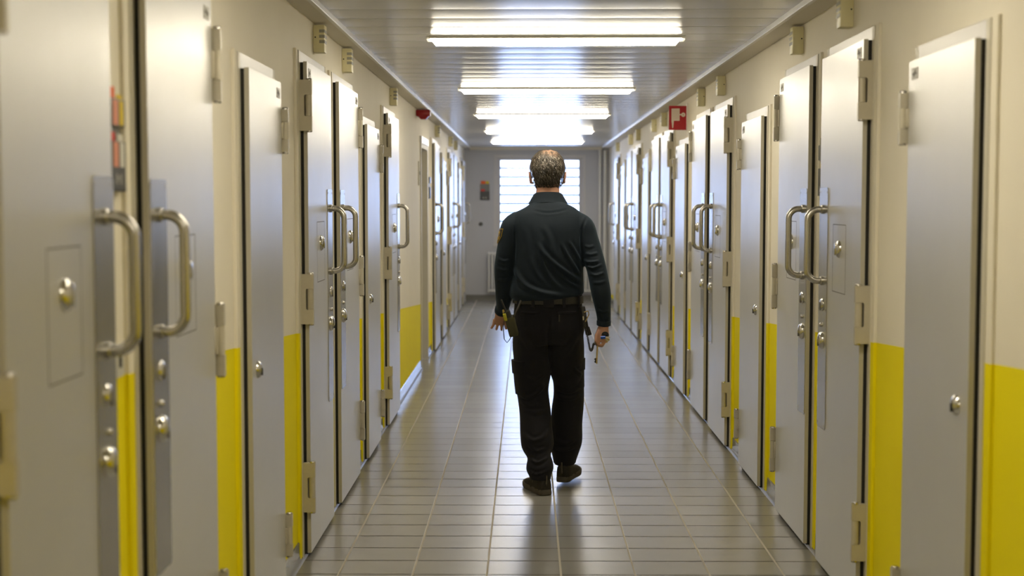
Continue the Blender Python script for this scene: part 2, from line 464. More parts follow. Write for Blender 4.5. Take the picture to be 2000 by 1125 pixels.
# side, cell?, near edge y, far edge y, hinge on the near edge?, label
DOORS = [
 ('l', 1, 2.46, 3.12, 1, 'grey steel cell door with bar handle, nearest on the left wall and cut off by the picture edge'),
 ('l', 1, 3.42, 4.13, 0, 'grey steel cell door whose bar handle sits beside the orange and yellow cards'),
 ('l', 0, 4.68, 5.29, 0, 'narrow plain grey door without handle, nearest of its kind on the left wall'),
 ('l', 1, 5.92, 6.64, 1, 'grey cell door, hinged on its near edge, closer one of the second handle pair on the left wall'),
 ('l', 1, 6.92, 7.70, 0, 'grey cell door, farther one of the second handle pair on the left wall'),
 ('l', 0, 8.14, 8.80, 0, 'narrow plain grey door without handle, second of its kind on the left wall'),
 ('l', 1, 9.37, 10.15, 1, 'single grey cell door with bar handle just before the broad yellow wall stretch on the left'),
 ('l', 1, 14.16, 14.94, 0, 'grey cell door just beyond the recessed doorway on the left wall'),
 ('l', 0, 15.42, 16.10, 0, 'narrow plain grey door, first beyond the recessed doorway on the left wall'),
 ('l', 1, 16.86, 17.62, 1, 'grey cell door, closer one of the last handle pair on the left wall'),
 ('l', 1, 17.88, 18.66, 0, 'grey cell door, farther one of the last handle pair on the left wall'),
 ('l', 0, 19.15, 19.82, 0, 'narrow plain grey door, last of its kind on the left wall'),
 ('l', 1, 20.35, 21.10, 1, 'last grey cell door on the left wall, next to the end wall'),
 ('r', 0, 3.86, 4.52, 0, 'narrow plain grey door without handle, nearest on the right wall'),
 ('r', 1, 5.13, 5.85, 1, 'grey cell door, hinged on its near edge, closer one of the first handle pair on the right wall'),
 ('r', 1, 6.11, 6.82, 0, 'grey cell door, farther one of the first handle pair on the right wall'),
 ('r', 0, 7.35, 8.01, 0, 'narrow plain grey door without handle, second of its kind on the right wall'),
 ('r', 1, 8.59, 9.37, 1, 'grey cell door, closer one of the second handle pair on the right wall'),
 ('r', 1, 9.63, 10.40, 0, 'grey cell door, farther one of the second handle pair, beside the red hose sign'),
 ('r', 0, 10.89, 11.55, 0, 'narrow plain grey door under the red hose sign on the right wall'),
 ('r', 1, 12.04, 12.82, 1, 'grey cell door, closer one of the third handle pair on the right wall'),
 ('r', 1, 13.04, 13.82, 0, 'grey cell door, farther one of the third handle pair on the right wall'),
 ('r', 0, 14.18, 14.86, 0, 'narrow plain grey door, fourth of its kind on the right wall'),
 ('r', 1, 15.44, 16.24, 1, 'grey cell door, closer one of the fourth handle pair on the right wall'),
 ('r', 1, 16.48, 17.26, 0, 'grey cell door, farther one of the fourth handle pair on the right wall'),
 ('r', 0, 17.60, 18.28, 0, 'narrow plain grey door, last of its kind on the right wall'),
 ('r', 1, 18.88, 19.66, 1, 'last grey cell door on the right wall, next to the end wall'),
]
protos = {}
for i, (side, cell, ya, yb, near, label) in enumerate(DOORS):
    mir = (1 if near else -1) * (1 if side == 'l' else -1)
    key = (cell, mir)
    if key in protos: r = dup(protos[key])
    else: r = protos[key] = make_door(cell, mir)
    r.name = 'door_%d' % (i + 1)
    r.location = (XL if side == 'l' else XR, ya if near else yb, 0)
    r.rotation_euler = (0, 0, 0 if side == 'l' else PI)
    r.scale = (1, (yb - ya) / (.77 if cell else .67), 1)
    tag(r, label, 'cell door' if cell else 'door', 'steel cell doors along the corridor' if cell else 'narrow plain doors along the corridor', 'structure')

# ------------------------------------------------------------------ ceiling lights
def make_light():
    r = empty('ceiling_light')
    L = .637; w0, w1 = .085, .055; h = .036
    obj('light_housing', MB().box((-L - .004, -w0, -.012), (L + .004, w0, .012), .003), M['fixture'], r, 0)
    rings = [[(-L, -w0 + .008, -.011), (L, -w0 + .008, -.011), (L, w0 - .008, -.011), (-L, w0 - .008, -.011)],
             [(-L + .022, -w1, -h), (L - .022, -w1, -h), (L - .022, w1, -h), (-L + .022, w1, -h)]]
    obj('light_diffuser', MB().ring_loft(rings), M['tube'], r, 0)
    for s in (-1, 1):
        obj('end_clip', MB().box((s * L - .010 + s * .012, -.05, -.016), (s * L + .010 + s * .012, .05, .008), .003), M['fixture'], r, 0)
    return r
LIGHTS = [(7.13, 'lit fluorescent ceiling light, nearest in view and longest in the picture'),
          (10.33, 'lit fluorescent ceiling light, second from the viewer'),
          (13.38, 'lit fluorescent ceiling light, third from the viewer, near the red hose sign'),
          (16.45, 'lit fluorescent ceiling light, fourth from the viewer'),
          (19.35, 'lit fluorescent ceiling light, last before the end wall'),
          (3.9, 'lit fluorescent ceiling light above the viewer, out of the picture'),
          (.75, 'lit fluorescent ceiling light behind the viewer'),]
lp = make_light()
for i, (y, lab) in enumerate(LIGHTS):
    r = lp if i == 0 else dup(lp)
    r.location = (.147, y, ZC - .002)
    tag(r, lab, 'ceiling light', 'fluorescent lights along the ceiling')

# ------------------------------------------------------------------ call boxes under the ceiling
def make_box():
    r = empty('call_box')
    obj('box_body', MB().box((0, -.036, -.062), (.052, .036, .062), .004), M['alarm'], r, 40)
    for k in range(3):
        z = .034 - k * .024
        obj('signal_lens', MB().box((.028, -.0375, z - .007), (.0535, .030, z + .007), .001), M['alarm_slot'], r, 0)
    for s in (-1, 1): obj('box_screw', MB().lathe((.010, s * .036, .006), (0, s, 0), [(-.001, .0035), (.001, .0035), (.0014, .002)], 10), M['dark'], r, 40)
    return r
BOXES = [('l', 6.42, 'ivory call box above the second left pair of cell doors, closer one'),
         ('l', 7.40, 'ivory call box above the second left pair of cell doors, farther one'),
         ('l', 9.95, 'ivory call box above the single cell door before the red beacon'),
         ('l', 14.85, 'ivory call box above the door beyond the recessed doorway'),
         ('l', 17.45, 'ivory call box above the last left handle pair, closer one'),
         ('l', 18.65, 'ivory call box above the last left handle pair, farther one'),
         ('r', 5.52, 'ivory call box cut by the top edge, above the first right cell door'),
         ('r', 6.50, 'ivory call box above the first right pair of cell doors, farther one'),
         ('r', 9.02, 'ivory call box above the second right pair of cell doors, closer one'),
         ('r', 10.04, 'ivory call box just before the red hose sign'),
         ('r', 12.75, 'ivory call box partly hidden behind the red hose sign'),
         ('r', 13.75, 'ivory call box just beyond the red hose sign'),
         ('r', 15.72, 'ivory call box above the fourth right pair of cell doors, closer one'),
         ('r', 16.84, 'ivory call box above the fourth right pair of cell doors, farther one'),
         ('r', 19.25, 'ivory call box above the last right cell door')]
bp = make_box()
for i, (side, y, lab) in enumerate(BOXES):
    r = bp if i == 0 else dup(bp)
    r.location = (XL if side == 'l' else XR, y, 2.293); r.rotation_euler = (0, 0, 0 if side == 'l' else PI)
    tag(r, lab, 'call box', 'ivory call boxes above the cell doors')

# ------------------------------------------------------------------ red beacon, hose sign
r = empty('alarm_beacon', (XL, 12.33, 2.315)); tag(r, 'dark red alarm beacon high on the left wall near the ceiling', 'alarm')
obj('beacon_mount', MB().box((0, -.055, -.016), (.125, .055, .040), .008), M['red'], r)
mb = MB().ring_loft([[(.012, -.045, -.014), (.113, -.045, -.014), (.113, .045, -.014), (.012, .045, -.014)],
                     [(.04, -.028, -.042), (.085, -.028, -.042), (.085, .028, -.042), (.04, .028, -.042)]])
obj('beacon_lens', mb, M['red'], r)

r = empty('hose_sign', (XR, 11.12, 2.212), math.radians(3)); tag(r, 'red flag sign with pale fire hose reel symbol on the right wall', 'sign')
sx = lambda u: -(.147 * (1 - u))          # u: 0 at the free edge, 1 at the wall
sz = lambda v: .096 - .192 * v            # v: 0 top, 1 bottom
obj('sign_panel', MB().box((-.147, -.003, -.096), (-.004, .003, .096), .001), M['sign_red'], r, 0)
obj('sign_bracket', MB().box((-.006, -.006, -.10), (.0, .006, .12), .001), M['alu'], r, 0)
for face in (-1,):
    y0, y1 = -.0032, -.0042
    mb = MB().prism([(sx(.14), sz(.12)), (sx(.58), sz(.11)), (sx(.58), sz(.62)), (sx(.27), sz(.62)), (sx(.23), sz(.92)), (sx(.19), sz(.92)), (sx(.14), sz(.62))],
                    lambda p: (p[0], y0, p[1]), lambda p: (p[0], y1, p[1]))
    mb.box((sx(.56), y1, sz(.39)), (sx(.68), y0, sz(.34)))
    mb.lathe((sx(.78), y0, sz(.37)), (0, -1, 0), [(0, .0170), (.001, .0170)], 24)
    obj('hose_symbol', mb, M['sign_white'], r, 0)
    mb = MB()
    for k in range(6): mb.box((sx(.20 + k * .06), y1 - .0002, sz(.58)), (sx(.206 + k * .06), y1 + .0005, sz(.15)))
    mb.lathe((sx(.78), y1, sz(.37)), (0, -1, 0), [(-.0002, .004), (.0003, .004)], 16)
    obj('symbol_lines', mb, M['sign_red'], r, 0)

# ------------------------------------------------------------------ card holders and cards: local n out of wall (x), s along (y), z
def make_holder():
    r = empty('card_holder')
    obj('mount_plate', MB().box((0, -.055, -.118), (.004, .055, .100), .001), M['pocket'], r, 0)
    for z0, z1 in ((-.118, .0), (.035, .100)):
        mb = MB().box((.014, -.055, z0), (.016, .055, z1), .0006)
        mb.box((.003, -.055, z0), (.016, -.051, z1)); mb.box((.003, .051, z0), (.016, .055, z1)); mb.box((.003, -.055, z0), (.016, .055, z0 + .006))
        obj('card_pocket', mb, M['pocket_dark'] if z0 < 0 else M['pocket'], r, 0)
    mb = MB()
    for k in range(3): mb.box((.0155, -.024 + k * .017, -.100 + (k % 2) * .010), (.0167, -.014 + k * .017, -.076 - (k % 2) * .006))
    obj('pocket_label', mb, M['grey_label'], r, 0)
    return r
HOLD = {'left_near': (XL, 3.27, 1.69, 0), 'left_second': (XL, 6.78, 1.69, 0), 'right_first': (XR, 5.98, 1.69, PI), 'left_recess': (XL, 13.86, 1.69, 0),
        'end': (-.655, Y1, 1.70, -PI / 2)}
HL = {'left_near': 'grey two pocket card holder between the two nearest left cell doors', 'left_second': 'grey two pocket card holder between the second left pair of cell doors',
      'right_first': 'grey two pocket card holder between the first right pair of cell doors', 'left_recess': 'grey card holder just beyond the recessed doorway',
      'end': 'dark card holder on the end wall left of the window'}
CN = {'left_near': 'the nearest left holder', 'left_second': 'the holder between the second left door pair', 'right_first': 'the right wall holder', 'end': 'the end wall holder'}
CARDS = {'left_near': [('orange', -.050, -.002, .05, .128, .0075, 'bright orange card standing in the upper pocket of '), ('yellow_card', .004, .048, .05, .112, .011, 'yellow card standing in the upper pocket of '),
                       ('red_card', -.050, -.004, -.09, .022, .0075, 'red orange card standing in the lower pocket of '), ('white_card', .002, .048, -.09, .018, .011, 'white card standing in the lower pocket of ')],
         'left_second': [('orange', -.040, .040, .05, .125, .009, 'orange card standing in the upper pocket of '), ('white_card', -.04, .02, -.09, .02, .009, 'white card standing in the lower pocket of ')],
         'right_first': [('green_card', -.048, -.002, .05, .132, .0075, 'dark green card standing in the upper pocket of '), ('yellow_card', .002, .046, .05, .138, .011, 'pale yellow card standing in the upper pocket of '),
                         ('orange', .0, .044, -.09, .030, .011, 'orange card standing in the lower pocket of '), ('yellow_card', -.046, -.004, -.09, .026, .0075, 'yellow card standing in the lower pocket of ')],
         'end': [('orange', -.045, .008, .05, .140, .0075, 'orange card standing in the upper pocket of '), ('yellow_card', .012, .048, .05, .138, .011, 'yellow card standing in the upper pocket of '), ('red_card', -.046, .0, -.09, .030, .009, 'red card standing in the lower pocket of ')]}
hp = make_holder(); first = True
for k, (x, y, z, rz) in HOLD.items():
    r = hp if first else dup(hp); first = False
    r.location = (x, y, z); r.rotation_euler = (0, 0, rz)
    if k == 'end': r.scale = (1, 1.35, 1.15)
    tag(r, HL[k], 'card holder', 'card holders on the walls')
    for (m, s0, s1, z0, z1, n, lab) in CARDS.get(k, []):
        mb = MB().prism(rrect(s0, s1, z0, z1, .003, 2), lambda p: (n - .0008, p[0], p[1]), lambda p: (n + .0008, p[0], p[1]))
        c = obj('index_card', mb, M[m], None, 0); c.location = (x, y, z); c.rotation_euler = (0, 0, rz); c.scale = r.scale
        tag(c, lab + CN[k], 'card', 'cards in the wall holders')
        if m in ('orange', 'red_card') and k == 'left_near':
            obj('card_sleeve', MB().box((.0166, s0 + .004, (.038 if z0 > 0 else -.06)), (.0174, s1 - .002, (.096 if z0 > 0 else -.002))), M['pink'], c, 0)
        if m in ('yellow_card', 'white_card') and k == 'left_near':
            obj('card_sleeve', MB().box((.0166, s0 + .004, (.038 if z0 > 0 else -.06)), (.0174, s1 - .010, (.096 if z0 > 0 else -.002))), M[m], c, 0)

# small switch plates
def switch(loc, rz, lab, size=(.075, .075)):
    r = empty('wall_switch', loc, rz); tag(r, lab, 'switch')
    obj('switch_plate', MB().box((0, -size[0] / 2, -size[1] / 2), (.012, size[0] / 2, size[1] / 2), .003), M['white_card'], r)
    obj('switch_rocker', MB().box((.011, -.006, -.014), (.016, .010, .018), .002), M['dark'], r)
switch((XL, 3.26, 1.168), 0, 'small white switch plate under the card holder between the two nearest left cell doors')
switch((XL, 12.52, 1.80), 0, 'narrow switch plate beside the recessed doorway on the left wall', (.05, .22))
r = empty('wall_button', (-.72, Y1, 1.19), -PI / 2); tag(r, 'small dark round button on the end wall below the card holder', 'button')
obj('button_body', MB().lathe((0, 0, 0), (1, 0, 0), [(0, .030), (.012, .030), (.018, .024)], 20), M['dark'], r)
obj('button_cap', MB().lathe((.017, 0, 0), (1, 0, 0), [(0, .013), (.006, .012), (.008, .008)], 16), M['pocket'], r)

# ------------------------------------------------------------------ window
w = empty('window_1', (0, Y1, 0)); struct(w); tag(w, 'barred window glowing with daylight at the end of the corridor', 'window', None, 'structure')
mb = MB(); t = .06
mb.box((WX0, .06, WZ0), (WX0 + t, .13, WZ1)); mb.box((WX1 - t, .06, WZ0), (WX1, .13, WZ1))
mb.box((.172, .06, WZ0 + .05), (.228, .13, WZ1 - .04)); mb.box((WX0 + t, .06, WZ1 - .04), (WX1 - t, .13, WZ1)); mb.box((WX0 + t, .06, WZ0), (WX1 - t, .13, WZ0 + .05))
obj('window_frame', mb, M['window_frame'], w, 0)
mb = MB()
mb.box((WX0 - .045, -.014, WZ0 - .02), (WX0, 0, WZ1 + .045), .003); mb.box((WX1, -.014, WZ0 - .02), (WX1 + .045, 0, WZ1 + .045), .003); mb.box((WX0, -.014, WZ1), (WX1, 0, WZ1 + .045), .003)
obj('window_casing', mb, M['window_frame'], w, 0)
obj('window_sill', MB().box((WX0 - .05, -.05, WZ0 - .03), (WX1 + .05, .07, WZ0), .004), M['window_frame'], w, 0)
obj('window_pane', MB().box((WX0 + t - .005, .093, WZ0 + .045), (WX1 - t + .005, .097, WZ1 - .035)), M['glass'], w, 0)
for k in range(9):
    z = WZ1 - .155 - k * .139
    if z > WZ0 + .06: obj('window_bar', MB().cyl((WX0 + .01, .17, z), (WX1 - .01, .17, z + random.uniform(-.006, .006)), .021, 10), M['bar'], w)

# radiator and pipes
r = empty('radiator', (.19, Y1, 0)); tag(r, 'white column radiator below the end window', 'radiator')
mb = MB(); nsec = 31
for k in range(nsec):
    x = -.78 + 1.56 * k / (nsec - 1)
    for yy in (-.135, -.075):
        mb.tube([(x, yy, .17), (x, yy, .72)], .0135, 8)
    mb.tube([(x, -.135, .155), (x, -.105, .142), (x, -.075, .155)], .016, 8, ref=(1, 0, 0)); mb.tube([(x, -.135, .73), (x, -.105, .745), (x, -.075, .73)], .016, 8, ref=(1, 0, 0))
mb.cyl((-.79, -.105, .155), (.79, -.105, .155), .02, 10); mb.cyl((-.79, -.105, .73), (.79, -.105, .73), .02, 10)
obj('radiator_columns', mb, M['radiator'], r)
for x in (-.6, .6):
    for z in (.20, .60): obj('radiator_bracket', MB().box((x - .02, -.10, z), (x + .02, -.002, z + .03), .003), M['radiator'], r)
mb = MB().lathe((.79, -.105, .155), (1, 0, 0), [(0, .016), (.03, .018), (.03, .024), (.07, .024), (.08, .018)], 14).cyl((.83, -.105, .155), (.83, -.105, .0), .010, 10)
obj('radiator_valve', mb, M['alu'], r)
for i, (x, rad, lab) in enumerate(((1.135, .022, 'pale heating pipe on the end wall, closer to the window'), (1.215, .026, 'pale heating pipe in the right corner of the end wall'))):
    p = empty('heating_pipe', (x, Y1 - .05, 0)); tag(p, lab, 'pipe', 'heating pipes in the far right corner')
    obj('pipe_run', MB().cyl((0, 0, 0), (0, 0, ZC - .05), rad, 14), M['radiator'], p)
    for z in (.5, 1.3, 2.1): obj('pipe_clamp', MB().lathe((0, 0, z), (0, 0, 1), [(0, rad + .004), (.02, rad + .004)], 14).box((-.006, 0, z), (.006, .05, z + .02)), M['alu'], p)

# ------------------------------------------------------------------ the officer walking away
def pmat(name, c1, c2, rough, scale, bmp=0., spec=.3, bdist=.002, stretch=None):
    m, nt, b = new_mat(name)
    nz = noise(nt, scale, 5, .6, 'Object', stretch)
    lk(nt, mix_col(nt, nz, c1, c2), b.inputs['Base Color'])
    b.inputs['Roughness'].default_value = rough; b.inputs['Specular IOR Level'].default_value = spec
    if bmp: bump(nt, b, noise(nt, scale * 9, 3, .6), bmp, bdist)
    return m, nt, b
M['skin'], _, _b = pmat('skin', (.46, .235, .155), (.60, .335, .235), .5, 30, .1, .4)
M['shirt'], _, _b = pmat('dark_petrol_knit', (.0062, .0118, .0190), (.009, .0165, .0265), .78, 40, .25, .25)
_b.inputs['Sheen Weight'].default_value = .16; _b.inputs['Sheen Roughness'].default_value = .4
_b.inputs['Sheen Tint'].default_value = (.5, .75, 1, 1)
M['trouser'], _, _b = pmat('black_twill', (.0066, .0064, .0092), (.0115, .0112, .0155), .8, 40, .25, .22)
_b.inputs['Sheen Weight'].default_value = .05
M['hair_base'], _, _ = pmat('hair_base', (.05, .037, .027), (.16, .125, .09), .6, 60, .3, .3, .002, (1, 1, .25))
M['belt'] = simple('black_leather', (.016, .015, .013), .45, 0, .1, 60, .1)
M['suede'] = simple('brown_suede', (.022, .018, .011), .85, 0, .25, 60, .2)
M['sole'] = simple('shoe_sole', (.07, .06, .045), .7, 0, .15, 40, .1)
M['gold'] = simple('gold_thread', (.50, .32, .03), .5, .2, .15, 200)
M['olive'] = simple('olive_nylon', (.05, .048, .022), .7, 0, .15, 60, .1)
M['brass'] = simple('brass', (.55, .42, .20), .3, .9)
M['blue'] = simple('blue_plastic', (.01, .10, .62), .35)
M['lime'] = simple('lime_tape', (.42, .38, .02), .5)

PX0, PY0 = .11, 7.36
def rings_loft(mb, rings, seg=28, ex=2.0):
    """rings: (x, y, z, rx, ry[, front/back bias]); sections perpendicular to the path"""
    P = [Vector(r[:3]) for r in rings]; out = []
    for i, r in enumerate(rings):
        t = (P[min(i + 1, len(P) - 1)] - P[max(i - 1, 0)]).normalized()
        ref = Vector((1, 0, 0))
        ax = (ref - t * t.dot(ref)).normalized(); ay = t.cross(ax)
        if ay.y < 0: ay = -ay
        loop = []
        for k in range(seg):
            a = 2 * PI * k / seg; c, s = math.cos(a), math.sin(a)
            c2 = math.copysign(abs(c) ** (2 / ex), c); s2 = math.copysign(abs(s) ** (2 / ex), s)
            loop.append(P[i] + ax * (c2 * r[3]) + ay * (s2 * r[4]))
        out.append(loop)
    mb.ring_loft(out); return mb

def interp(rings, n=6):
    """Catmull-Rom through the ring values"""
    R = [np.array(r[:5], float) for r in rings]; out = []
    for i in range(len(R) - 1):
        p0, p1, p2, p3 = R[max(i - 1, 0)], R[i], R[i + 1], R[min(i + 2, len(R) - 1)]
        for k in range(n):
            t = k / n
            out.append(.5 * ((2 * p1) + (-p0 + p2) * t + (2 * p0 - 5 * p1 + 4 * p2 - p3) * t * t + (-p0 + 3 * p1 - 3 * p2 + p3) * t ** 3))
    out.append(R[-1]); return [tuple(o) for o in out]

def fuse(mb, voxel, smooth_it, fac=.5):
    bmesh.ops.recalc_face_normals(mb.bm, faces=mb.bm.faces)
    me = bpy.data.meshes.new('tmp'); mb.bm.to_mesh(me); mb.bm.free()
    o = bpy.data.objects.new('tmp', me); COL.objects.link(o)
    rm = o.modifiers.new('r', 'REMESH'); rm.mode = 'VOXEL'; rm.voxel_size = voxel
    if smooth_it:
        s = o.modifiers.new('s', 'SMOOTH'); s.factor = fac; s.iterations = smooth_it
    dg = bpy.context.evaluated_depsgraph_get()
    out = bpy.data.meshes.new_from_object(o.evaluated_get(dg))
    bpy.data.objects.remove(o); return out

def get_np(me):
    n = len(me.vertices); co = np.empty(n * 3); me.vertices.foreach_get('co', co)
    no = np.empty(n * 3); me.vertex_normals.foreach_get('vector', no)
    return co.reshape(-1, 3), no.reshape(-1, 3)
def set_np(me, co): me.vertices.foreach_set('co', co.ravel()); me.update()

# folds are laid on the cloth's back in frontal (x, z) coordinates: polylines with a width and a height
def folds(me, lines, facing=-1):
    co, no = get_np(me); add = np.zeros(len(co))
    back = np.clip(facing * no[:, 1] * 1.6 + .15, 0, 1)
    for pts, width, amp in lines:
        P = np.array(pts, float); fine = []
        for i in range(len(P) - 1):
            for k in range(8): fine.append(P[i] + (P[i + 1] - P[i]) * k / 8)
        fine.append(P[-1]); fine = np.array(fine)
        k = np.array([.25, .5, .25])
        for _ in range(6):
            f2 = fine.copy()
            f2[1:-1] = .25 * fine[:-2] + .5 * fine[1:-1] + .25 * fine[2:]; fine = f2
        best = np.full(len(co), 9.); tt = np.zeros(len(co))
        xz = co[:, [0, 2]]
        for i in range(len(fine) - 1):
            a, b = fine[i], fine[i + 1]; d = b - a; L = d @ d + 1e-12
            u = np.clip(((xz - a) @ d) / L, 0, 1); q = a + u[:, None] * d
            di = np.hypot(*(xz - q).T); m = di < best
            best[m] = di[m]; tt[m] = (i + u[m]) / (len(fine) - 1)
        prof = np.exp(-(best / width) ** 2) - .55 * np.exp(-((best - width * 1.7) / (width * .9)) ** 2)
        add += amp * prof * np.clip(np.minimum(tt, 1 - tt) * 5, 0, 1)
    co += no * (add * back)[:, None]
    set_np(me, co)

def lumps(me, amp, scale, seed=0, zs=1.):
    rng = np.random.RandomState(seed); co, no = get_np(me); v = np.zeros(len(co))
    for _ in range(14):
        k = rng.normal(size=3) * scale; k[2] *= zs; v += np.sin(co @ k + rng.uniform(0, 6.28))
    set_np(me, co + no * (amp * v / 4)[:, None])

person = empty('person', (PX0, PY0, 0))
tag(person, 'man seen from behind in dark petrol long sleeve shirt and black cargo trousers walking away', 'person')
PINV = Matrix.Translation((-PX0, -PY0, 0))
def put(name, me, mat, parent=None, smooth=60, local=True):
    if local: me.transform(PINV)
    return link_mesh(name, me, mat, parent if parent is not None else person, smooth)
def putmb(name, mb, mat, parent=None, smooth=40):
    bmesh.ops.recalc_face_normals(mb.bm, faces=mb.bm.faces)
    me = bpy.data.meshes.new(name); mb.bm.to_mesh(me); mb.bm.free()
    return put(name, me, mat, parent, smooth)

# joints
HX = .110
torso = [(.113, 7.38, .84, .165, .115), (.113, 7.375, .95, .168, .115), (.112, 7.36, 1.05, .170, .110), (.112, 7.35, 1.2, .172, .112), (.112, 7.355, 1.33, .180, .112),
         (.113, 7.36, 1.42, .178, .100), (.113, 7.365, 1.47, .150, .082), (.113, 7.37, 1.505, .092, .070), (.112, 7.375, 1.545, .068, .066), (.111, 7.385, 1.60, .063, .064), (.110, 7.40, 1.66, .060, .066)]
armR = [(.250, 7.36, 1.435, .046, .050), (.292, 7.355, 1.395, .048, .050), (.338, 7.335, 1.30, .048, .052), (.374, 7.285, 1.17, .041, .044), (.392, 7.265, 1.08, .040, .042), (.405, 7.275, .97, .031, .033), (.407, 7.285, .895, .026, .031), (.404, 7.292, .868, .030, .036)]
armL = [(-.025, 7.36, 1.435, .046, .050), (-.066, 7.36, 1.395, .048, .050), (-.098, 7.355, 1.30, .048, .052), (-.118, 7.365, 1.17, .041, .044), (-.121, 7.40, 1.08, .040, .042), (-.130, 7.475, .99, .031, .032), (-.140, 7.515, .945, .027, .024), (-.146, 7.53, .925, .033, .022)]
legL = [(.028, 7.38, .90, .080, .105), (.024, 7.385, .70, .076, .085), (.028, 7.40, .51, .058, .062), (.046, 7.355, .33, .054, .060), (.066, 7.29, .16, .032, .036), (.072, 7.265, .08, .028, .034)]
legR = [(.196, 7.38, .90, .080, .105), (.214, 7.43, .70, .076, .085), (.232, 7.50, .50, .058, .062), (.222, 7.53, .33, .054, .060), (.212, 7.545, .17, .032, .036), (.209, 7.55, .09, .028, .034)]

body = MB()
rings_loft(body, interp(torso, 4), 28, 2.2)
for L_ in (armR, armL, legL, legR): rings_loft(body, interp(L_, 4), 20)
# head
head = [(HX, 7.478, 1.566, .022, .020), (HX, 7.460, 1.580, .044, .046), (HX, 7.440, 1.605, .057, .073), (HX, 7.425, 1.635, .0655, .089), (HX, 7.413, 1.668, .0705, .098),
        (HX, 7.405, 1.70, .0755, .102), (HX, 7.402, 1.735, .0785, .101), (HX, 7.40, 1.768, .0690, .090), (HX, 7.40, 1.791, .0510, .068), (HX, 7.40, 1.805, .0320, .044), (HX, 7.40, 1.812, .012, .015)]
hr = []
for (x, y, z, rx, ry) in interp(head, 3):
    hr.append([Vector((x + rx * math.cos(a), y + ry * math.sin(a), z)) for a in (2 * PI * k / 28 for k in range(28))])
body.ring_loft(hr)
# nose, brow, lips, chin
rings_loft(body, [(HX, 7.498, 1.715, .007, .008), (HX, 7.512, 1.69, .010, .012), (HX, 7.526, 1.664, .0155, .016), (HX, 7.512, 1.650, .014, .010)], 12)
body.tube([(HX - .045, 7.486, 1.716), (HX - .02, 7.503, 1.722), (HX + .02, 7.503, 1.722), (HX + .045, 7.486, 1.716)], .009, 10)
body.tube([(HX - .024, 7.500, 1.628), (HX, 7.512, 1.631), (HX + .024, 7.500, 1.628)], [.004, .0075, .004], 10)
body.tube([(HX - .022, 7.498, 1.616), (HX, 7.510, 1.613), (HX + .022, 7.498, 1.616)], [.004, .0085, .004], 10)
# ears
for s in (-1, 1):
    ex = HX + s * .084
    pts = []
    for k in range(13):
        a = math.radians(-70 + 300 * k / 12)
        pts.append((ex + s * (.010 + .004 * math.sin(a)), 7.412 - .016 * math.cos(a) * 1.0, 1.672 + .031 * math.sin(a)))
    body.tube(pts, .0062, 8)
    rings_loft(body, [(ex - s * .008, 7.412, 1.642, .006, .010), (ex + s * .004, 7.410, 1.650, .007, .014), (ex + s * .005, 7.408, 1.672, .006, .019), (ex + s * .007, 7.408, 1.694, .005, .016)], 12)
# left hand: relaxed, fingers spread forward and down
def finger(pts, r0, r1): body.tube(pts, [r0 + (r1 - r0) * i / (len(pts) - 1) for i in range(len(pts))], 10)
rings_loft(body, interp([(-.138, 7.515, .950, .024, .022), (-.142, 7.535, .925, .031, .017), (-.144, 7.555, .900, .036, .0145), (-.147, 7.570, .882, .034, .012)], 4), 18)
for k, (dx, L_, sp) in enumerate(((-.030, .050, -.020), (-.010, .060, -.012), (.011, .064, -.004), (.030, .056, .004))):
    bx, by, bz = -.147 + dx, 7.568, .888
    finger([(bx, by - .006, bz + .016), (bx + sp * .25, by + .004, bz - L_ * .28), (bx + sp * .6, by + .014, bz - L_ * .55), (bx + sp, by + .020, bz - L_ * .80)], .0092, .0072)
finger([(-.116, 7.548, .918), (-.104, 7.566, .898), (-.100, 7.580, .876), (-.103, 7.590, .856)], .0115, .0082)
# right hand: closed round the keys, knuckles out to the right, thumb on the near side
rings_loft(body, interp([(.405, 7.287, .885, .027, .030), (.402, 7.290, .862, .033, .037), (.398, 7.292, .832, .036, .042), (.395, 7.292, .806, .032, .040)], 4), 18)
for k in range(4):
    yy = 7.330 - k * .0225; dz = (-.004, .0, .002, .007)[k]; r = (.0092, .0098, .0096, .0084)[k]
    finger([(.404, yy, .830 + dz), (.412, yy - .002, .806 + dz), (.398, yy - .003, .784 + dz), (.376, yy - .003, .786 + dz), (.366, yy - .002, .804 + dz), (.374, yy - .001, .820 + dz)], r + .0012, r - .001)
finger([(.383, 7.270, .868), (.368, 7.258, .842), (.366, 7.252, .815), (.378, 7.252, .795)], .0125, .0088)
# feet inside the shoes
for (fx, fy, fz, dx, dy) in ((.074, 7.262, .055, -.34, .94), (.208, 7.54, .068, .30, .95)):
    rings_loft(body, interp([(fx, fy, fz, .026, .028), (fx + dx * .08, fy + dy * .08, fz - .008, .028, .022), (fx + dx * .16, fy + dy * .16, fz - .012, .026, .014)], 3), 14)
me = fuse(body, .0042, 3)
body_o = put('body', me, M['skin'])
for s in (-1, 1):
    e = MB().sphere((HX + s * .031, 7.487, 1.694), .0125, 16)
    eo = putmb('eye', e, M['white_card'], body_o)
    putmb('iris', MB().lathe((HX + s * .031, 7.4985, 1.694), (0, 1, 0), [(0, .0055), (.0015, .005), (.002, .002)], 14), M['dark'], body_o)

